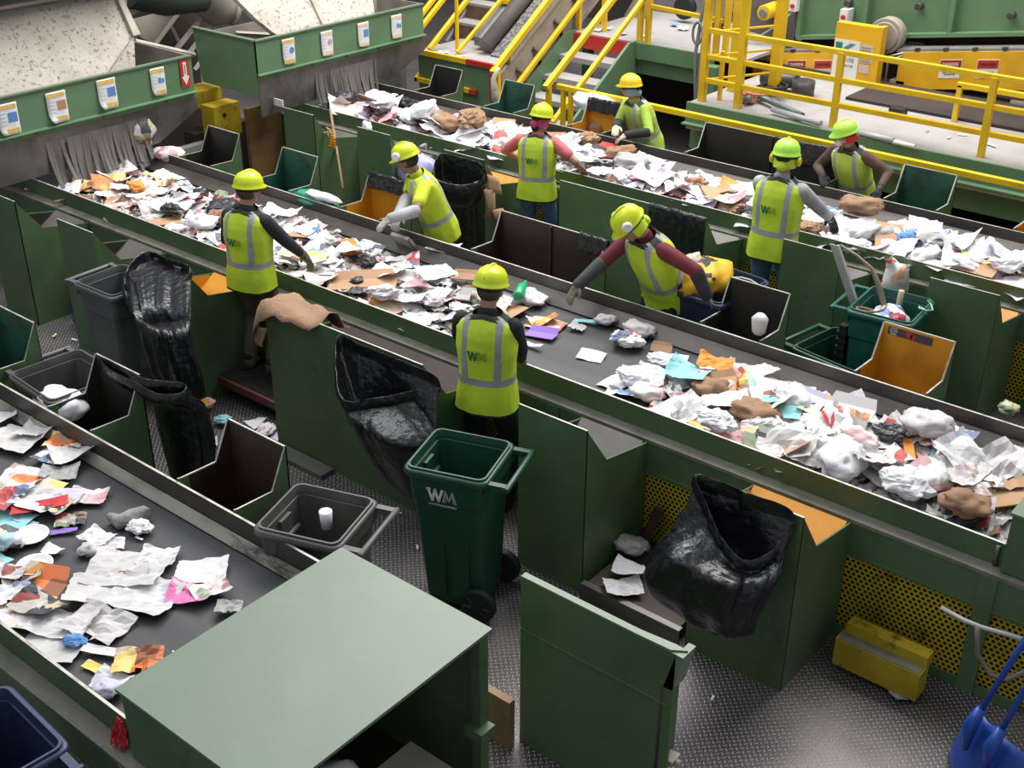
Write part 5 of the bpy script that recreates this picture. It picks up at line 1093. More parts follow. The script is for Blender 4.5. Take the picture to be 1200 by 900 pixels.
mid = [
 (425, 333, 'card', CB, (2.3, 1.25, 1), .66, 'long flat cardboard sheet left of the worker with the black sleeves'), (342, 274, 'card', CB, (1.25, 1.35, 1), .5, 'square tan cardboard panel behind the worker in brown trousers'), (330, 252, 'sheet', PW, 1.4, .5, 'white folded board on top of the tan cardboard panel'),
 (412, 292, 'card', POR, (.6, 1.0, 1), 1.1, 'bright orange carton in the middle of the middle belt'), (370, 300, 'sheet', PY, .8, .3, 'pale yellow sheet beside the orange carton'), (455, 322, 'sheet', PW, 1.1, .1, 'blank white page on the flat cardboard'), (470, 325, 'card', PO, .6, .2, 'white card on the flat cardboard end'),
 (510, 320, 'big', NWS2, .8, 1.2, 'leaning printed page left of the grey plastic tray'), (520, 292, 'big', PO, .7, .3, 'light board beyond the leaning page'), (550, 325, 'card', CBD, 1.0, .6, 'brown folded carton beside the far rail'), (480, 352, 'big', PW, .75, .4, 'large white crumpled sheet near the near rail left of the yellow helmet'), (450, 350, 'wad', PO, 1.4, .4, 'white plastic film wad near the near rail'), (500, 350, 'sheet', PR3, 1.1, .4, 'pinkish page behind the crumpled sheet'), (545, 362, 'sheet', PR1, .8, .4, 'red printed strip left of the yellow helmet'), (556, 350, 'card', PG, .9, .4, 'grey tray among the papers by the yellow helmet'),
 (197, 208, 'big', PW, .8, .2, 'large glossy white sheet at the head of the middle belt'), (240, 268, 'wad', PW, 1.6, .2, 'big crumpled clear white film left of the worker in brown trousers'), (262, 262, 'wad', CBD, 1.4, .5, 'brown crumpled kraft beside the white film'), (228, 233, 'sheet', PR, .8, .3, 'bright red sheet in the heap at left'), (160, 222, 'wad', POR, 1.0, .3, 'orange crumpled wad in the heap at left'),
 (640, 381, 'sheet', PR1, 1.1, .2, 'red printed stack under the glove of the maroon sleeved worker'), (637, 377, 'sheet', PR5, .9, 1.0, 'orange printed packet under the glove'), (633, 393, 'card', PVI, .7, .2, 'violet card beside the red printed stack'), (625, 405, 'strip', PW, .7, .1, 'small pale slip on the bare belt'), (622, 355, 'wad', PW, 1.4, .1, 'white bag right of the yellow helmet'), (686, 377, 'strip', PT, .9, .3, 'aqua slip on the bare belt beyond the printed stack'), (710, 379, 'wad', PO, .7, .2, 'small beige cup on the bare belt'), (676, 384, 'sheet', PO, .5, .2, 'small off-white scrap by the aqua slip'),
 (693, 417, 'sheet', PW, .75, .3, 'white crumpled scrap alone on the bare belt'), (735, 405, 'wad', PR1, 1.2, .2, 'crushed red and white drinks cup'), (748, 392, 'wad', PO, 1.0, .2, 'off-white tub behind the crushed red cup'), (775, 409, 'card', CBD, .65, .5, 'brown flattened carton right of the crushed red cup'), (785, 422, 'sheet', PW, 1.0, .4, 'white sheet beside the brown carton'), (805, 438, 'sheet', PT, 1.1, .2, 'aqua sheet on the middle belt'), (838, 428, 'sheet', POR, 1.0, .4, 'orange card flap beside the aqua sheet'), (745, 450, 'wad', PW, 1.5, .2, 'white plastic bag near the near rail right of the tall chute'), (725, 448, 'sheet', PW, 1.0, 1.5, 'upright white sheet by the plastic bag'), (785, 480, 'sheet', PR, 1.0, .4, 'red triangle of paper at the near rail'), (730, 462, 'sheet', PR2, .9, .4, 'blue printed page at the near rail'),
 (890, 435, 'big', PO, .6, 1.2, 'tall translucent film standing by the far rail'), (915, 478, 'sheet', PT, 1.1, .3, 'pale aqua page on the bare patch'), (945, 468, 'card', PLV, .8, .1, 'lilac carton lid right of the aqua page'), (995, 482, 'card', PO, .9, .1, 'off-white carton near the far rail'), (860, 448, 'strip', PR, 1.3, .6, 'red striped wrapper beside the aqua page'), (850, 470, 'big', PO, .8, .6, 'large off-white sheet in the middle of the heap'), (838, 500, 'wad', PW, 1.2, .3, 'large white pillow of film at the near rail'), (1085, 505, 'wad', PO, 1.3, .3, 'large clear film bundle in the heap at right'), (1130, 550, 'big', PW, .8, .4, 'large pale towel like sheet near the right hood'), (1130, 600, 'wad', CBD, 1.6, .3, 'brown crumpled sack nearest to the right hood'), (1060, 575, 'wad', PW, 1.4, .3, 'bulging white bag at the near rail left of the hood')]
for i, (u, v, k, m_, s, rz, lab) in enumerate(mid):
    hh = .10 if (u < 560 or u > 800) and k != 'strip' else .012
    if 295 < u < 560: hh = .075 if mat_is_card(k) else .085
    if u > 590 and u < 800: hh = .012
    put(k, P3(u, v, hh+.003*(i % 4)), m_, lab, rz, (R.uniform(-.15, .15), R.uniform(-.15, .15)), s, idx=i % 4)
far = [(585, 150, 'card', CB, (1.3, 1.2, 1), .3, 'tan cardboard flap on the far belt above the lime shirt worker'), (500, 145, 'big', CB, .9, .3, 'large tan kraft sheet near the hopper on the far belt'), (528, 152, 'wad', CBD, 1.6, .2, 'brown crumpled sack at the near rail of the far belt'), (455, 115, 'sheet', PW, .8, .3, 'bright white page at the head of the far belt'), (716, 172, 'sheet', PR, .9, .3, 'red folder on the far belt beside the yellow helmet worker'), (688, 168, 'wad', CBD, 1.3, .3, 'brown paper crumple on the far belt left of the red folder'), (728, 185, 'wad', CBD, 1.3, .7, 'brown torn kraft below the red folder'), (760, 190, 'big', PO, .8, .2, 'pale pinkish newspaper spread on the far belt'), (750, 212, 'strip', PMA, 1.2, .2, 'magenta strip on the far belt'),
       (855, 215, 'sheet', POR, .7, .2, 'orange slip on the far belt left of the ear defender worker'), (1008, 250, 'wad', CBD, 1.6, .5, 'brown paper bag with red print at the far rail'), (978, 245, 'strip', PB, 1.3, .2, 'bright blue scrap on the far belt'), (1068, 285, 'wad', PB, 1.3, .2, 'blue wad in the right part of the far heap'), (1085, 265, 'big', NWS2, .8, .5, 'peaked newspaper crest on the far heap'), (1140, 305, 'sheet', PY, 1.0, .3, 'pale yellow sheet near the right picture edge'), (1180, 315, 'wad', PW, 1.5, .3, 'white bundle at the right picture edge'), (1090, 290, 'wad', PG, 1.6, .3, 'grey film bundle in the far heap')]
for i, (u, v, k, m_, s, rz, lab) in enumerate(far):
    put(k, atz(u, v, BZ+.15), m_, lab, rz, (R.uniform(-.2, .2), R.uniform(-.2, .2)), s, idx=i % 4)
# bottle, tray and flying tub
b = MB(); p = P3(606, 348, .10); q = P3(616, 330, .12); d = (q-p); b.tube([p, p+d*.1, p+d*.6, p+d*.8, p+d*.85, q], [.03, .04, .04, .02, .014, .014], 14); solo('plastic_bottle', b, PGN, 'crushed green plastic bottle behind the yellow helmet', 'bottle')
b = MB(); p = P3(472, 285, .10); M3 = Matrix.Rotation(-.9, 3, 'X')
for a, c in (((-.10, -.07, 0), (.10, .07, .008)), ((-.10, -.07, 0), (.10, -.062, .035)), ((-.10, .062, 0), (.10, .07, .035)), ((-.10, -.07, 0), (-.092, .07, .035)), ((.092, -.07, 0), (.10, .07, .035))): b.box(a, c)
b.v = [tuple(p+M3 @ Vector(v)) for v in b.v]; solo('plastic_tray', b, PG, 'grey plastic tray propped on the far rail of the middle belt', 'tray')
b = MB(); p = aty(890, 380, 6.62); b.tube([p+Vector((0, 0, -.07)), p+Vector((0, 0, -.05)), p+Vector((0, 0, .04)), p+Vector((.005, 0, .07))], [.03, .045, .055, .03], 14); solo('plastic_tub', b, PO, 'whitish tub tumbling over the rail into the black chute', 'tub')
# litter on the floor
fl = [(240, 478, 'wad', PR5, .8, 'orange snack bag on the floor behind the clipped bag'), (300, 497, 'sheet', PW, .6, 'white scrap on the floor below the step grating'), (312, 508, 'wad', PR3, .9, 'brown and pink wrapper by the step grating'), (325, 512, 'sheet', PLV, .5, 'pale leaflet under the edge of the wide chute'), (249, 519, 'sheet', PW, .4, 'small white scrap between the two dark chutes'), (236, 540, 'wad', PG, .5, 'grey film scrap between the two dark chutes'), (64, 393, 'strip', PY, .3, 'yellow crumb on the floor at left'), (87, 398, 'strip', PW, .3, 'white crumb on the floor at left'),
      (489, 641, 'strip', PW, .22, 'white crumb on the floor left of the green cart'), (467, 601, 'strip', PW, .2, 'tiny white crumb behind the grey cart'), (516, 690, 'strip', PW, .45, 'bent white straw at the base of the green cart'), (262, 495, 'wad', PT, .7, 'aqua wrapper at the boots of the worker in brown trousers'), (275, 440, 'wad', PD, 1.4, 'dark tangle beside the boots of the worker in brown trousers'),
      (953, 738, 'strip', PW, .18, 'white crumb under the perforated screen'), (835, 818, 'strip', PW, .2, 'white chip on the floor right of the shield'), (1052, 815, 'sheet', PG, .4, 'grey wisp on the floor below the yellow guard box'), (1180, 483, 'wad', PR4, 1.0, 'printed carton on the floor behind the middle belt')]
for u, v, k, m_, s, lab in fl:
    zf = .02 if u != 1180 else .45
    put(k, atz(u, v, zf), m_, lab, None, (0, 0), s)
put('sheet', atz(738, 668, .15), PW, 'white folded plate on the plywood step', .3, (0, 0), .8, idx=1); put('big', atz(730, 690, .12), NWS2, 'newspaper under the folded plate on the plywood step', .8, (0, 0), .62, idx=2); put('wad', atz(740, 645, .14), PG, 'grey film wad behind the folded plate', .3, (0, 0), .9)
# on the platform
for u, v, m_, s, lab in ((1112, 161, PPK, .4, 'pink crumb on the raised platform'), (1128, 158, PW, .45, 'white crumb on the raised platform beside the pink one'), (1161, 170, PW, .6, 'white scrap alone on the raised platform'), (1087, 154, PD, .25, 'dark crumb on the raised platform')):
    put('strip', atz(u, v, 1.01), m_, lab, None, (0, 0), s)
for k, (u, v, m_) in enumerate(((700, 36, PW), (712, 34, PW), (730, 40, PPK), (755, 42, PW), (800, 34, PW), (790, 30, PB), (706, 62, PW), (520, 62, PW), (540, 66, PPK))):
    lab = ['white scrap at the top of the short stairs', 'second white scrap at the top of the short stairs', 'pink scrap in the middle of the landing', 'white scrap in the middle of the landing', 'crumpled white film at the back of the landing', 'blue edged scrap at the back of the landing', 'white slip on the upper stair tread', 'white crumb on the yellow edged landing', 'pink crumb on the yellow edged landing'][k]
    put('sheet', atz(u, v, 1.21 if k < 6 else (1.0 if k == 6 else 1.03)), m_, lab, None, (0, 0), .45+.1*(k == 4)*3)
# things in and over bins
b = MB(); rows = []
def drape(name, pts_grid, mat, label, cat, th=.004):
    b = MB(); n = len(pts_grid[0])
    for j in range(len(pts_grid)-1):
        for i in range(n-1): b.add([pts_grid[j][i], pts_grid[j][i+1], pts_grid[j+1][i+1], pts_grid[j+1][i]], [(0, 1, 2, 3)], 0, True)
    o = solo(name, b, mat, label, cat); weld(o); s_ = o.modifiers.new('t', 'SOLIDIFY'); s_.thickness = th; return o
KR = noisy('kraft_paper', (.31, .185, .11), (.25, .15, .085), 5, 1, .85, bump=.3)
g = []
for j in range(10):
    f = j/9; row = []
    for i in range(12):
        q = i/11; x = -5.93+.58*q; y = 4.54+.34*f; zz = 1.08+.05*math.sin(PI*f)*(.6+.4*math.sin(5*q+1))-.36*max(0, .25-f)*1.7*max(0, .45-q)/.45-(.10*max(0, .12-q)/.12)+.05*noise.noise(Vector((x*9, y*9, 2)))-(.10 if f > .85 else 0)
        row.append((x+.03*noise.noise(Vector((x*6, y*6, 8))), y, zz))
    g.append(row)
drape('paper_sack', g, KR, 'brown paper sack flopped over the corner of the wide green chute', 'paper bag', .006)
g = [[(-5.90+.09*i/4-.01*j, 4.575-.01*math.sin(j+i), .93-.03*j) for i in range(5)] for j in range(6)]
drape('kraft_flap', g, KR, 'small kraft flap hanging below the paper sack', 'paper bag')
g = [[(-6.55+.24*i/6+.02*math.sin(j*1.3), 7.77+.05*math.sin(i+j)-.02*j, .96-.04*j+.02*math.sin(i*2)) for i in range(7)] for j in range(4)]
drape('cardboard_flap', [[tuple(Vector((-6.62+.16*i/4, 7.73, 1.0-.045*j))+Vector((.02*j, -.01*j, 0))) for i in range(5)] for j in range(4)], CB, 'tan cardboard piece hanging on the chute right of the tall black bag', 'cardboard', .006)
b = MB(); b.tube([(-6.55, 7.70, .88), (-6.52, 7.70, .72), (-6.55, 7.7, .62)], [.05, .035, .05], 8); b.tube([(-6.45, 7.70, .72), (-6.42, 7.70, .62)], [.05, .04], 8); solo('work_gloves', b, CBD, 'pair of brown gloves dangling below the tan cardboard piece', 'gloves')
def blob(name, c, rad, mat, label, cat, seed=1, rough_=.4):
    b = MB(); 
    def fn(d): return d*(1+.3*noise.noise(d*1.8+Vector((seed*5, 0, 0)))+.22*abs(noise.noise(d*4.5+Vector((seed*5, 0, 0)))))
    b.ell(c, rad, None, 22, 14, 0, fn); return solo(name, b, mat, label, cat)
LAV = base_mat('lavender_film', (.36, .34, .62), .4)[0]; WF = base_mat('white_film', (.78, .80, .84), .35)[0]
blob('plastic_bag', aty(490, 200, 8.0), (.22, .14, .16), LAV, 'lavender plastic bag behind the head of the lime shirt worker', 'plastic bag', 2)
blob('plastic_bag', atz(368, 234, .85), (.26, .10, .06), base_mat('green_white_film', (.03, .30, .17), .35)[0], 'green plastic bag on the far rail left of the orange lined chute', 'plastic bag', 3)
blob('plastic_bag', atz(345, 229, .9)+Vector((.25, .1, .02)), (.20, .05, .03), WF, 'white film folded over the green plastic bag', 'plastic bag', 4)
blob('plastic_bag', aty(695, 120, 10.12), (.24, .13, .09), WF, 'white film heaped on the rusty chute beside the yellow helmet worker', 'plastic bag', 5)
blob('plastic_bag', aty(430, 152, 8.25), (.06, .04, .08), WF, 'white film tuft on the chute edge behind the lime shirt worker', 'plastic bag', 6)
blob('plastic_bag', aty(700, 153, 10.05), (.16, .1, .13), noisy('rusty_bag', (.25, .13, .06), (.15, .08, .04), 4, 1, .7), 'rusty brown lump below the white film', 'plastic bag', 7)
b = MB(); 
g = [[(-9.72+.02*j, 7.95+.15*i/4, .95-.0*j) for i in range(5)] for j in range(3)]
p = aty(328, 121, 8.1); b.box((p.x-.10, 8.02, p.z), (p.x+.14, 8.03, p.z+.07)); solo('white_board', b, WHT, 'bright white board showing under the right hopper', 'board')
YB1 = printed('orange_bag_print', [(.02, .02, .02), (.75, .42, .02)], (.75, .42, .02), 9, .35)
blob('plastic_bag', (-3.98, 7.05, .98), (.15, .22, .12), YB1, 'orange and black printed bags in the navy cart', 'plastic bag', 8)
blob('plastic_bag', (-4.08, 6.98, 1.02), (.05, .16, .13), flat('cream_paper', (.6, .55, .42)), 'cream paper folded beside the orange bags in the navy cart', 'paper', 9)
b = MB(); pts = [Vector((-3.70+.16*math.cos(a_*.45), 7.1, .93+.10*math.sin(a_*.45))) for a_ in range(8)]; b.tube(pts, .008, 6); solo('wire_loop', b, PVC, 'pale wire loop over the rim of the navy cart', 'wire')
blob('scrap_metal', (-2.80, 7.45, .86), (.13, .15, .09), PR2, 'crumpled printed carton inside the teal cart', 'scrap', 10)
blob('scrap_metal', (-2.70, 7.38, .90), (.05, .08, .05), base_mat('crimson_tin', (.4, .03, .07), .4)[0], 'crimson tin in the teal cart', 'tin', 11)
b = MB(); b.tube([(-2.80, 7.62, .8), (-2.79, 7.62, 1.02)], .02, 8); solo('wooden_peg', b, flat('peg_wood', (.4, .34, .24)), 'short wooden post standing in the teal cart', 'wood')
b = MB(); b.tube([Vector((-2.88+.1*math.cos(a_*.6), 7.35+.08*math.sin(a_*.6), .88+.01*a_)) for a_ in range(12)], .008, 6); solo('wire_coil', b, CBD, 'brown wire coil inside the teal cart', 'wire')
b = MB(); b.tube([Vector((-2.62+.05*math.cos(a_*1.3)+.01*a_, 7.55+.05*math.sin(a_*1.1), .93+.012*a_)) for a_ in range(9)], .006, 6); solo('green_cord', b, flat('pale_green_cord', (.3, .5, .35)), 'pale green cord knotted on the teal cart rim', 'cord')
p = aty(1050, 325, 8.36)
drape('printed_bag', [[tuple(p+Vector((-.10+.05*i, .03*math.sin(i+j), .12-.055*j+.02*math.sin(2*i)))) for i in range(5)] for j in range(6)], PR1, 'red and blue printed bag hanging on the ledge above the teal cart', 'plastic bag')
b = MB(); b.tube([(-3.98, 3.30, .78), (-3.985, 3.30, .90)], [.025, .032], 14, cap=True); 
p = bb = None
b = MB(); q = atz(383, 618, .80); b.tube([q, q+Vector((0, 0, .10))], [.028, .034], 14); solo('paper_cup', b, PW, 'small white cup perched inside the grey cart', 'cup')
blob('plastic_bag', atz(72, 472, .82), (.20, .12, .07), PW, 'white sheet spilling from the scuffed grey cart', 'paper', 12)
# under the hood
blob('plastic_bag', (-2.95, 2.25, .38), (.22, .30, .16), WF, 'white plastic bag under the open end of the green hood', 'plastic bag', 13)
b = MB(); b.box((-2.9, 2.45, .40), (-2.55, 2.85, .43)); o = solo('carton_flap', b, noisy('grey_carton', (.34, .32, .27), (.28, .26, .22), 4, 1, .8), 'greyish carton flap under the open end of the green hood', 'cardboard')
put('wad', (-2.7, 2.1, .42), CBD, 'brown wad under the open end of the green hood', .3, (0, 0), 1.6); put('big', (-2.72, 2.35, .44), PW, 'white film sheet under the open end of the green hood', .3, (.3, .1), .8, idx=2)
blob('plastic_bag', aty(165, 155, 6.45), (.10, .14, .13), PR4, 'dark printed film caught on the left hopper skirt', 'plastic bag', 15)
blob('plastic_bag', aty(198, 180, 6.6), (.16, .12, .06), PR3, 'pink printed film on the rail below the left hopper', 'plastic bag', 16)
b = MB(); b.box((-5.87+.2, 7.45, .30), (-5.87+.42, 7.6, .62)); t = thing('carton', 'red and white carton behind the worker in blue jeans', 'carton', (-5.56, 7.5, 0)); obj('box', b, WHT, t); b = MB(); b.box((-5.62, 7.445, .34), (-5.46, 7.45, .60)); obj('red_label', b, REDP, t); b = MB(); b.box((-5.66, 7.46, 0), (-5.46, 7.59, .30)); obj('stand', b, DARK, t)
put('wad', atz(40, 205, .8), PO, 'off-white cup caught on the middle belt ledge at left', .2, (0, 0), .7); put('sheet', atz(38, 222, .755), PW, 'white slip on the first green chute', .3, (0, 0), .5)
b = MB(); a = atz(62, 237, .80); c = atz(76, 234, .80); b.tube([a, c], .012, 8); solo('wooden_peg', b, WOODL, 'small wooden stick on the ledge at left', 'wood')

# ------------------------------------------------------------------ people
SKIN = noisy('skin', (.42, .22, .15), (.36, .18, .12), 9, 1, .55); SKIN2 = noisy('skin_brown', (.26, .13, .08), (.21, .1, .06), 9, 1, .55)
VEST = noisy('lime_vest_cloth', (.56, .74, .035), (.46, .62, .028), 7, 1, .7, bump=.25, bscale=12); SILV = noisy('silver_tape', (.36, .37, .38), (.28, .29, .30), 9, 1, .45)
TRIM = base_mat('dark_vest_trim', (.03, .035, .02), .8)[0]
HLM = base_mat('lime_helmet_shell', (.62, .72, .02), .32)[0]; HLG = base_mat('green_helmet_shell', (.42, .80, .08), .32)[0]; HLY = base_mat('yellow_helmet_shell', (.80, .58, .02), .32)[0]
def cloth(nm, c, c2=None): return noisy(nm, c, c2 or tuple(k*.7 for k in c), 6, 1, .85, bump=.3, bscale=14)
NAVY = cloth('charcoal_sweater', (.022, .024, .034)); BLKT = cloth('black_tshirt', (.012, .013, .018)); MAR = cloth('maroon_sleeve', (.16, .02, .032)); PKS = cloth('pink_tshirt', (.62, .16, .17)); GRS = cloth('pale_grey_sleeve', (.42, .42, .44)); BRS = cloth('brown_sweater', (.11, .065, .05)); LIM = noisy('lime_tshirt', (.55, .66, .03), (.47, .56, .025), 7, 1, .8, bump=.25, bscale=12)
OLV = cloth('olive_trousers', (.085, .07, .045)); JEAN = cloth('blue_jeans', (.10, .19, .33)); BLKP = cloth('black_trousers', (.01, .011, .014)); DGR = cloth('dark_overall', (.02, .03, .025))
GLG = cloth('grey_green_glove', (.17, .17, .12)); GLT = cloth('tan_glove', (.55, .46, .34)); GLK = cloth('black_glove', (.025, .028, .028)); GLW = cloth('grey_white_glove', (.38, .37, .36)); GLS = cloth('dark_sleeve', (.05, .055, .06))
HAIR = base_mat('dark_hair', (.02, .014, .01), .6)[0]; HAIRG = base_mat('grey_brown_hair', (.07, .055, .045), .7)[0]; EYEW = base_mat('eye_white', (.7, .7, .68), .3)[0]; LIP = base_mat('lip', (.30, .10, .08), .5)[0]
def ik(S, T, l1, l2, hint):
    d = T-S; L_ = d.length
    if L_ > (l1+l2)*.995: T = S+d*((l1+l2)*.995/L_); d = T-S; L_ = d.length
    a = (l1*l1-l2*l2+L_*L_)/(2*L_); h = math.sqrt(max(l1*l1-a*a, 0)); dn = d/L_
    p = hint-dn*hint.dot(dn); p.normalize(); return S+dn*a+p*h, T
def remesh(o, vox, smooth=3):
    m_ = o.modifiers.new('skin', 'REMESH'); m_.mode = 'VOXEL'; m_.voxel_size = vox; m_.use_smooth_shade = True
    s_ = o.modifiers.new('soften', 'SMOOTH'); s_.iterations = smooth; s_.factor = .5
def frame(fwd, up):
    up = up.normalized(); fwd = (fwd-up*fwd.dot(up)).normalized(); rt = fwd.cross(up); return rt, fwd, up
def hand(b, W, F, up, side, grow=0.0, curl=.5, sc=1.0):
    """hand at wrist W pointing F, back of the hand towards up; side=+1 right hand"""
    F = F.normalized(); up = (up-F*up.dot(F)).normalized(); sd = F.cross(up)*side     # thumb is on -sd ... inner side
    M3 = Matrix((sd, F, up)).transposed()
    b.ell(W+F*.045*sc, (.041*sc+grow, .052*sc+grow, .019*sc+grow), M3, 14, 9)
    b.cone(W-F*.01, W+F*.03*sc, .026+grow, .032+grow, 10)
    for k, (o_, l_) in enumerate(((-.030, .064), (-.010, .074), (.010, .069), (.029, .054))):
        p = W+F*.082*sc+sd*o_*sc; r_ = .0088+grow*.8
        for j in range(3):
            ang = curl*(j+.4)*.55; dr = (F*math.cos(ang)-up*math.sin(ang)+sd*o_*1.5).normalized(); q = p+dr*l_*sc*(.45, .32, .26)[j]
            b.cone(p, q, r_-.0006*j, r_-.0006*(j+1), 8); p = q
    p = W+F*.022*sc-sd*.030*sc; q = p+(F*.6-sd*.75-up*.25).normalized()*.036*sc; e = q+(F*.9-sd*.25-up*.3).normalized()*.032*sc
    b.cone(p, q, .013+grow, .0105+grow, 8); b.cone(q, e, .0105+grow, .009+grow*.8, 8)
def person(label, top, yaw, lean=0.0, ks=.93, fz=0.0, roll=0.0, hands=None, head=(0, 0), helmet=HLM, shirt=NAVY, short=False, pants=OLV, gloves=(GLG, GLG), skin=SKIN, vest=True, vestm=VEST,
           hair=HAIR, feet=None, logo=True, muffs=None, mask=False, scarf=None, brimlook=0, hscale=1.0, sleeves2=None, hairlong=False, glasses=False, boots=BLKP, elbow=None, twist=0.0, curl=(.6, .6)):
    fwd0 = Vector((math.cos(yaw), math.sin(yaw), 0)); rt0 = Vector((math.sin(yaw), -math.cos(yaw), 0)); Z = Vector((0, 0, 1))
    up = (Z*math.cos(lean)+fwd0*math.sin(lean)+rt0*math.sin(roll)).normalized()
    _hf = Matrix.Rotation(head[0], 3, Z) @ fwd0; _hu = Z*math.cos(head[1])+_hf*math.sin(head[1]); _hf = _hf*math.cos(head[1])-Z*math.sin(head[1])
    off = up*.50+(up*.75+Z*.25).normalized()*.085+fwd0*.012+_hf*.02+_hu*.235
    T_ = atz(top[0], top[1], fz+ks*(.90+off.z)); hip = Vector((T_.x-ks*off.x, T_.y-ks*off.y, .90))
    print('PERSON', [round(a_, 2) for a_ in hip], label[:50])
    t = thing('person', label, 'person', (hip.x, hip.y, 0))
    fw = Matrix.Rotation(twist, 3, up) @ fwd0; rt, fw, up = frame(fw, up)
    rt = fw.cross(up)
    S = lambda a, c, d: hip+up*a+rt*c+fw*d       # torso coordinates
    up2 = (up*.75+Z*.25).normalized()
    neck0 = S(.50, 0, .0); neck1 = neck0+up2*.085+fw*.012
    hy, hp = head; hd_f = (Matrix.Rotation(hy, 3, Z) @ fwd0)
    hd_f = (hd_f*math.cos(hp)-Z*math.sin(hp)).normalized(); hu = Z*math.cos(hp)+(Matrix.Rotation(hy, 3, Z) @ fwd0)*math.sin(hp)
    hr, hf, hu = frame(hd_f, hu); HM = Matrix((hr, hf, hu)).transposed()
    hc = neck1+hu*.085+hf*.02
    sh = {s: S(.455, s*.168, 0) for s in (1, -1)}
    hj = {s: hip+rt0*s*.09-Z*.02 for s in (1, -1)}
    if feet is None: feet = [(hip.x+rt0.x*.11, hip.y+rt0.y*.11), (hip.x-rt0.x*.11, hip.y-rt0.y*.11)]
    ft = {1: Vector((*feet[0][:2], .085)), -1: Vector((*feet[1][:2], .085))}
    kn = {}; an = {}
    for s in (1, -1): kn[s], an[s] = ik(hj[s], ft[s], .42, .42, fwd0+rt0*s*.15)
    wr = {}; el = {}
    hands = hands or {}
    for i, s in enumerate((1, -1)):
        T = S(.0, s*.24, .1) if s not in hands else Vector((hip.x+(hands[s][0]-hip.x)/ks, hip.y+(hands[s][1]-hip.y)/ks, (hands[s][2]-fz)/ks)); hint = Vector((elbow or {}).get(s, rt*s*.6-Z*.5-fw*.35)); el[s], wr[s] = ik(sh[s], T, .275, .245, hint)
    # body, one continuous surface
    b = MB(); TM = Matrix((rt, fw, up)).transposed()
    b.ell(hip, (.155, .115, .13), TM); b.ell(S(.17, 0, 0), (.135, .10, .15), TM); b.ell(S(.35, 0, .0), (.16, .105, .17), TM); b.cone(S(.44, -.12, 0), S(.44, .12, 0), .06, .06)
    b.cone(neck0-up*.03, neck1+hu*.01, .058, .052)
    b.ell(hc+hu*.025, (.074, .092, .088), HM, 20, 14); b.ell(hc-hu*.035+hf*.018, (.056, .066, .062), HM, 16, 10); b.ell(hc-hu*.082+hf*.060, (.026, .022, .020), HM)
    b.cone(hc+hf*.088+hu*.008, hc+hf*.108-hu*.026, .009, .014, 8); b.ell(hc+hf*.085-hu*.052, (.024, .014, .012), HM); b.ell(hc+hf*.082+hu*.022, (.05, .014, .01), HM)
    for s in (1, -1):
        b.ell(hc+hr*s*.076-hf*.005-hu*.005, (.010, .020, .030), HM)
        b.cone(sh[s], el[s], .050, .038); b.cone(el[s], wr[s], .037, .025)
        F = (wr[s]-el[s]).normalized(); hand(b, wr[s], (F*.75-Z*.3).normalized(), Z+fw*.1, s, 0, curl[0 if s == 1 else 1])
        b.cone(hj[s], kn[s], .080, .054); b.cone(kn[s], an[s], .052, .036); b.cone(an[s], an[s]+fwd0*.14-Z*.045, .038, .032)
    o = obj('body', b, skin, t); remesh(o, .0085, 2)
    # face
    for s in (1, -1):
        b = MB(); b.ell(hc+hf*.0865+hr*s*.031+hu*.006, (.012, .007, .007), HM, 10, 7); e_ = obj('eye', b, EYEW, t)
        b = MB(); b.ell(hc+hf*.093+hr*s*.031+hu*.006, (.005, .003, .005), HM, 8, 6); obj('iris', b, HAIR, e_)
        b.v = []; b = MB(); b.tube([hc+hf*.093+hr*s*.016+hu*.028, hc+hf*.090+hr*s*.034+hu*.031, hc+hf*.080+hr*s*.050+hu*.026], .0045, 6); obj('eyebrow', b, hair, t)
    b = MB(); b.tube([hc+hf*.088+hr*k*.011-hu*(.050+.002*abs(k)) for k in (-2, -1, 0, 1, 2)], [.003, .005, .006, .005, .003], 6); obj('mouth', b, LIP, t)
    # hair under the helmet
    b = MB()
    def hfn(d): return d if d.y < .35 else Vector((d.x, .35+(d.y-.35)*.2, d.z))
    b.ell(hc+hu*.018-hf*.012, (.082, .094, .092), HM, 20, 12, 0, hfn)
    if hairlong: b.ell(hc-hf*.075-hu*.05, (.05, .035, .07), HM, 14, 9)
    o = obj('hair', b, hair, t, smooth_all=True)
    # shirt and trousers
    g = .014
    b = MB(); b.ell(hip+up*.05, (.165, .125, .13), TM); b.ell(S(.17, 0, 0), (.15, .115, .17), TM); b.ell(S(.34, 0, .0), (.175, .12, .18), TM); b.cone(S(.435, -.125, 0), S(.435, .125, 0), .056, .056); b.cone(neck0-up*.03, neck0+up*.035, .075, .064)
    for s in (1, -1):
        if short: b.cone(sh[s], sh[s].lerp(el[s], .62), .066, .062)
        else: b.cone(sh[s], el[s], .064, .052); b.cone(el[s], el[s].lerp(wr[s], .93), .052, .037)
    o = obj('shirt', b, shirt, t); remesh(o, .012, 3)
    if sleeves2:
        for s in (1, -1):
            b = MB(); b.cone(el[s].lerp(wr[s], .08), wr[s], .056, .046); o = obj('sleeve_cover', b, sleeves2, t); remesh(o, .009, 2)
    b = MB(); b.ell(hip-Z*.02, (.170, .13, .13), TM); 
    for s in (1, -1): b.cone(hj[s], kn[s], .098, .074); b.cone(kn[s], an[s]-Z*.0, .072, .060)
    o = obj('trousers', b, pants, t); remesh(o, .013, 2)
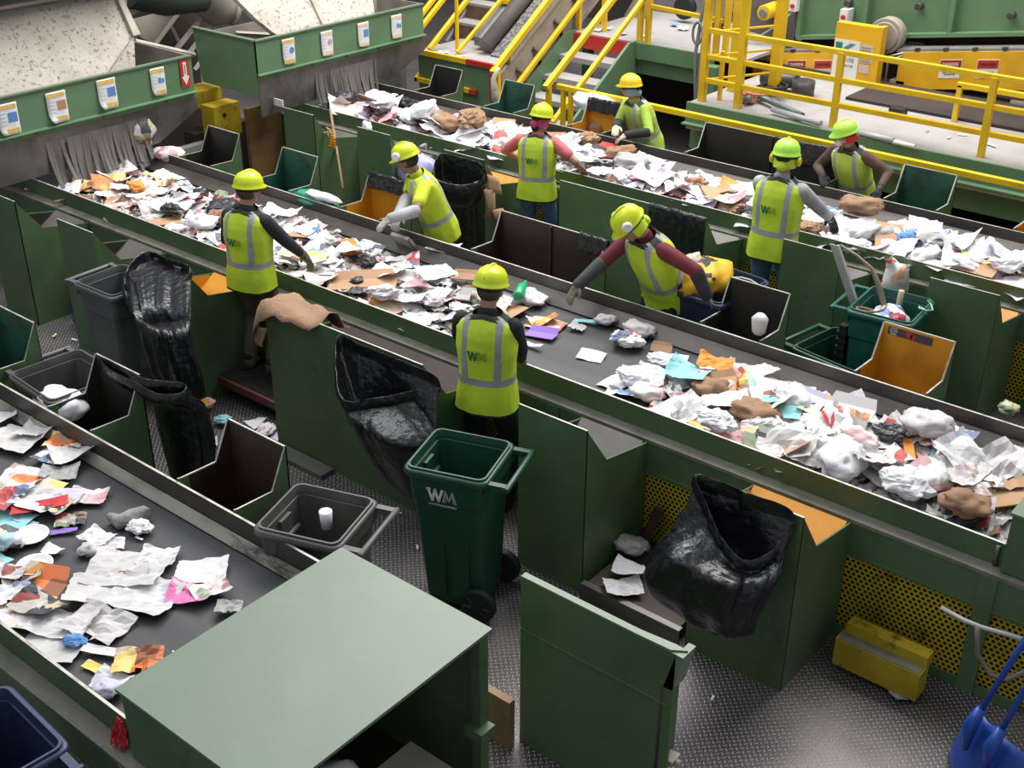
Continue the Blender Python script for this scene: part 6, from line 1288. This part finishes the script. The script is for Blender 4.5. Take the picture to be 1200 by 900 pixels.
    for s in (1, -1):
        b = MB(); b.cone(an[s]+Z*.05, an[s]-Z*.01, .052, .048); b.cone(an[s]-fwd0*.03-Z*.035, an[s]+fwd0*.15-Z*.040, .044, .040); o = obj('boot', b, boots, t); remesh(o, .009, 1)
        b = MB(); gm = gloves[0 if s == 1 else 1]
        if gm:
            F = (wr[s]-el[s]).normalized(); hand(b, wr[s], (F*.75-Z*.3).normalized(), Z+fw*.1, s, .0035, curl[0 if s == 1 else 1]); b.cone(wr[s]-F*.06, wr[s]+F*.01, .040, .032)
            o = obj('glove', b, gm, t); remesh(o, .0065, 1)
    # vest: rings around the torso from hem to shoulders
    if vest:
        N = 96; lev = 44; rings_ = []; r_ = random.Random(len(label))
        prof = [(-.12, .200, .160), (-.02, .192, .152), (.10, .176, .140), (.20, .178, .140), (.32, .192, .145), (.40, .186, .138), (.46, .190, .122), (.51, .172, .100), (.54, .120, .088), (.555, .090, .080)]
        def pr(h):
            for (h0, a0, c0), (h1, a1, c1) in zip(prof, prof[1:]):
                if h <= h1: f = (h-h0)/(h1-h0); return a0+(a1-a0)*f, c0+(c1-c0)*f
            return prof[-1][1:]
        hs = [-.12+.675*i/(lev-1) for i in range(lev)]
        for h in hs:
            a_, c_ = pr(h); ring = []
            for k in range(N):
                th = 2*PI*k/N; cx, sy = math.cos(th), math.sin(th); e = .78
                x = a_*math.copysign(abs(cx)**e, cx); y = c_*math.copysign(abs(sy)**e, sy)
                w_ = (.007+.012*max(0, .25-h)*2)*noise.noise(Vector((th*2.2, h*4, len(label)))); x *= 1+w_*4; y *= 1+w_*5
                dh = .0
                if h > .4: dh = -(h-.4)*.30*abs(x)/.17
                base = hip if h < 0 else None
                p = (hip+Z*h*.6+up*h*.4+rt*x+fw*y) if h < 0 else S(h+dh, x, y)
                ring.append(p)
            rings_.append(ring)
        def band(i, k):
            h = (hs[i]+hs[i+1])/2; th = 2*PI*(k+.5)/N; e = .78; x = pr(h)[0]*math.copysign(abs(math.cos(th))**e, math.cos(th))
            if .085 < h < .135: return 1
            if h > .1 and .088 < abs(x) < .130 and abs(math.sin(th)) > .3: return 1
            if i == 0 or i >= lev-3: return 2
            if math.sin(th) > .2 and abs(x) < .006 : return 2
            return 0
        b = MB(); b.rings(rings_, band, True, False, False)
        o = obj('safety_vest', b, [vestm, SILV, TRIM if vest != 'shirt' else vestm], t); s_ = o.modifiers.new('thickness', 'SOLIDIFY'); s_.thickness = .004; s_.offset = 1
        if logo:
            q = S(.30, .0-.012, -(.145+.018)); wm_logo(t, q, rt, up, .125, base_mat('logo_dark_green', (.01, .16, .05), .6)[0] if 'logo_dark_green' not in MATS else MATS['logo_dark_green'], MATS.get('logo_olive') or base_mat('logo_olive', (.25, .32, .02), .6)[0])
    # helmet
    b = MB(); tilt_u = hu; c0 = hc+hu*.040
    def ringh(a_, c_, z_, dy=0): return [c0+hr*a_*math.cos(2*PI*k/36)+hf*(c_*math.sin(2*PI*k/36)+dy)+hu*z_ for k in range(36)]
    def brim(k0): return [c0+hr*.112*math.cos(2*PI*k/36)+hf*((.135+(.032 if math.sin(2*PI*k/36) > 0 else -.002)*abs(math.sin(2*PI*k/36))**2)*math.sin(2*PI*k/36))+hu*(k0-.012*max(0, math.sin(2*PI*k/36))) for k in range(36)]
    b.rings([ringh(.096, .117, -.004), brim(-.006), brim(.0), ringh(.103, .124, .006), ringh(.102, .123, .03), ringh(.094, .114, .062), ringh(.076, .095, .090), ringh(.050, .064, .108), ringh(.02, .028, .117)], 0, True, False, True)
    b.rings([ringh(.092, .113, -.004), ringh(.090, .11, .03), ringh(.07, .085, .075), ringh(.02, .02, .1)], 0, True, False, True)
    o = obj('hard_hat', b, helmet, t)
    b = MB(); b.tube([c0+hf*.118*math.cos(a_)+hu*(.118*math.sin(a_)+.003) for a_ in [PI*(.12+.76*k/12) for k in range(13)]], .011, 8, flat=.9)
    for s in (1, -1): b.tube([c0+hr*s*.035+hf*.112*math.cos(a_)+hu*(.108*math.sin(a_)+.002) for a_ in [PI*(.2+.6*k/10) for k in range(11)]], .006, 6)
    obj('helmet_ridge', b, helmet, o)
    b = MB(); b.rings([[c0+hr*.088*math.cos(2*PI*k/30)+hf*.106*math.sin(2*PI*k/30)+hu*z_ for k in range(30)] for z_ in (-.03, -.004)], 0, True, False, False); hb = obj('headband', b, HAIR, o); s_ = hb.modifiers.new('t', 'SOLIDIFY'); s_.thickness = .003
    if muffs:
        mm, mode = muffs
        for s in (1, -1):
            if mode == 'on': p = hc+hr*s*.090-hu*.008; q = p+hr*s*.032
            else: p = c0+hr*s*.098+hf*.035+hu*.035; q = p+hr*s*.034
            b = MB(); b.tube([p, p.lerp(q, .2), p.lerp(q, .75), q], [.030, .037, .036, .026], 16); k_ = obj('ear_muff', b, mm, t)
            b = MB(); b.tube([p.lerp(q, .6), c0+hr*s*.11+hu*.0], .005, 6); obj('muff_arm', b, PVC, k_)
    if mask:
        b = MB(); b.ell(hc+hf*.078-hu*.048, (.044, .040, .038), HM, 16, 10); obj('dust_mask', b, PW, t)
        b = MB(); b.rings([[hc+hr*.078*math.cos(2*PI*k/24)+hf*(.088*math.sin(2*PI*k/24)+.004)-hu*(.035-z_-.02*math.cos(PI*(k-6)/12)*0) for k in range(24)] for z_ in (-.002, .003)], 0, True, False, False); o2 = obj('mask_strap', b, WHT, t)
    if glasses:
        b = MB(); b.tube([hc+hr*.08-hf*.0+hu*.008, hc+hr*.062+hf*.078+hu*.008, hc+hf*.100+hu*.010, hc-hr*.062+hf*.078+hu*.008, hc-hr*.08+hu*.008], .007, 6); obj('safety_glasses', b, BLK, t)
    if scarf:
        b = MB(); b.rings([[hc+hr*.086*math.cos(2*PI*k/30)+hf*(.092*math.sin(2*PI*k/30)-.008)+hu*z_ for k in range(30) if True] for z_ in (-.062, -.03, .0, .03)], 0, True, False, False)
        b.f = [f for f in b.f if sum(((Vector(b.v[i])-hc).dot(hf)) for i in f)/len(f) < .03]; b.m = [0]*len(b.f); b.sm = [True]*len(b.f)
        b.ell(hc-hf*.095-hu*.045, (.045, .03, .04), HM, 12, 8)
        obj('scarf', b, scarf, t)
    t.scale = (ks, ks, ks); t.location.z = fz
    return t
def A(d): return math.radians(d)
# near side of the middle belt
person('person in olive brown trousers and lime vest with dark sleeves, reaching over the belt', (291, 201), A(104), lean=.03, ks=.90, fz=.14, hands={1: aty(378, 318, 5.60), -1: (-6.78, 5.3, 1.05)}, head=(A(-14), .12), shirt=NAVY, pants=OLV, gloves=(GLG, GLG), hair=HAIRG, glasses=True, elbow={1: Vector((.8, -.2, -.5))})
person('person in a black t-shirt and lime vest standing behind the green wheeled cart', (577, 312), A(112), lean=.03, ks=.95, hands={1: aty(612, 428, 5.36), -1: aty(545, 418, 5.42)}, head=(A(-6), .2), shirt=BLKT, pants=BLKP, gloves=(GLG, GLG), hair=HAIRG, elbow={1: Vector((.9, -.1, -.3)), -1: Vector((-.7, -.2, -.3))})
# far side of the middle belt
person('person in a lime t-shirt with pale grey sleeves leaning over the middle belt', (470, 168), A(-124), lean=.40, ks=.92, hands={1: aty(462, 262, 6.35), -1: aty(458, 256, 6.25)}, head=(A(-34), .35), shirt=LIM, short=True, pants=OLV, gloves=(GLW, GLW), skin=SKIN2, vest='shirt', vestm=LIM, logo=False, muffs=(PW, 'up'), sleeves2=GRS)
person('person with maroon sleeves bending over the middle belt, one arm flung out', (725, 247), A(-104), lean=.50, ks=.97, hands={1: aty(660, 350, 6.28), -1: aty(828, 346, 6.80)}, head=(A(-22), .75), shirt=MAR, pants=BLKP, gloves=(GLG, GLG), logo=False, muffs=(PW, 'up'), sleeves2=GLS, scarf=VEST, elbow={-1: Vector((.7, -.1, .05))}, hair=HAIR)
# near side of the far belt
person('person in a pink t-shirt, lime vest and blue jeans at the far belt', (637, 122), A(112), lean=.03, ks=.89, hands={1: aty(682, 196, 8.50), -1: aty(610, 186, 8.35)}, head=(A(-28), .2), shirt=PKS, short=True, pants=JEAN, gloves=(None, None), hair=HAIR, hairlong=True, scarf=base_mat('pink_scarf', (.5, .05, .15), .8)[0], elbow={1: Vector((.9, -.2, -.3)), -1: Vector((-.6, 0, -.4))})
person('person with yellow ear defenders and a green helmet at the far belt', (924, 163), A(96), lean=.06, ks=.98, hands={1: aty(985, 268, 8.72), -1: (-4.4, 8.7, .98)}, head=(A(6), .12), helmet=HLG, shirt=GRS, pants=JEAN, gloves=(GLK, GLK), hair=HAIR, muffs=(YLW, 'on'), mask=True, scarf=VEST, elbow={1: Vector((.9, -.1, -.4))})
# far side of the far belt
person('person in a yellow helmet with a pale green headscarf behind the far belt', (739, 87), A(-112), lean=.42, ks=.88, hands={1: aty(722, 148, 9.55), -1: aty(735, 158, 9.55)}, head=(A(-50), .05), helmet=HLY, shirt=cloth('lime_green_jacket', (.34, .48, .06)), pants=DGR, gloves=(GLT, GLT), skin=SKIN, vest=True, vestm=cloth('pale_lime_jacket', (.46, .62, .10)), logo=False, sleeves2=GLK, scarf=cloth('grey_teal_scarf', (.20, .30, .31)), hair=HAIR, glasses=True)
person('person in a green helmet with a dust mask and red headscarf behind the far belt', (989, 141), A(-96), lean=.46, ks=.88, hands={1: (-4.42, 9.70, .95), -1: (-3.90, 9.72, .92)}, head=(A(-34), .25), helmet=HLG, shirt=BRS, pants=DGR, gloves=(GLK, GLK), logo=False, mask=True, scarf=base_mat('red_scarf', (.6, .03, .03), .8)[0], hair=HAIR, vestm=noisy('pale_lime_vest', (.52, .68, .08), (.44, .58, .06), 7, 1, .7))
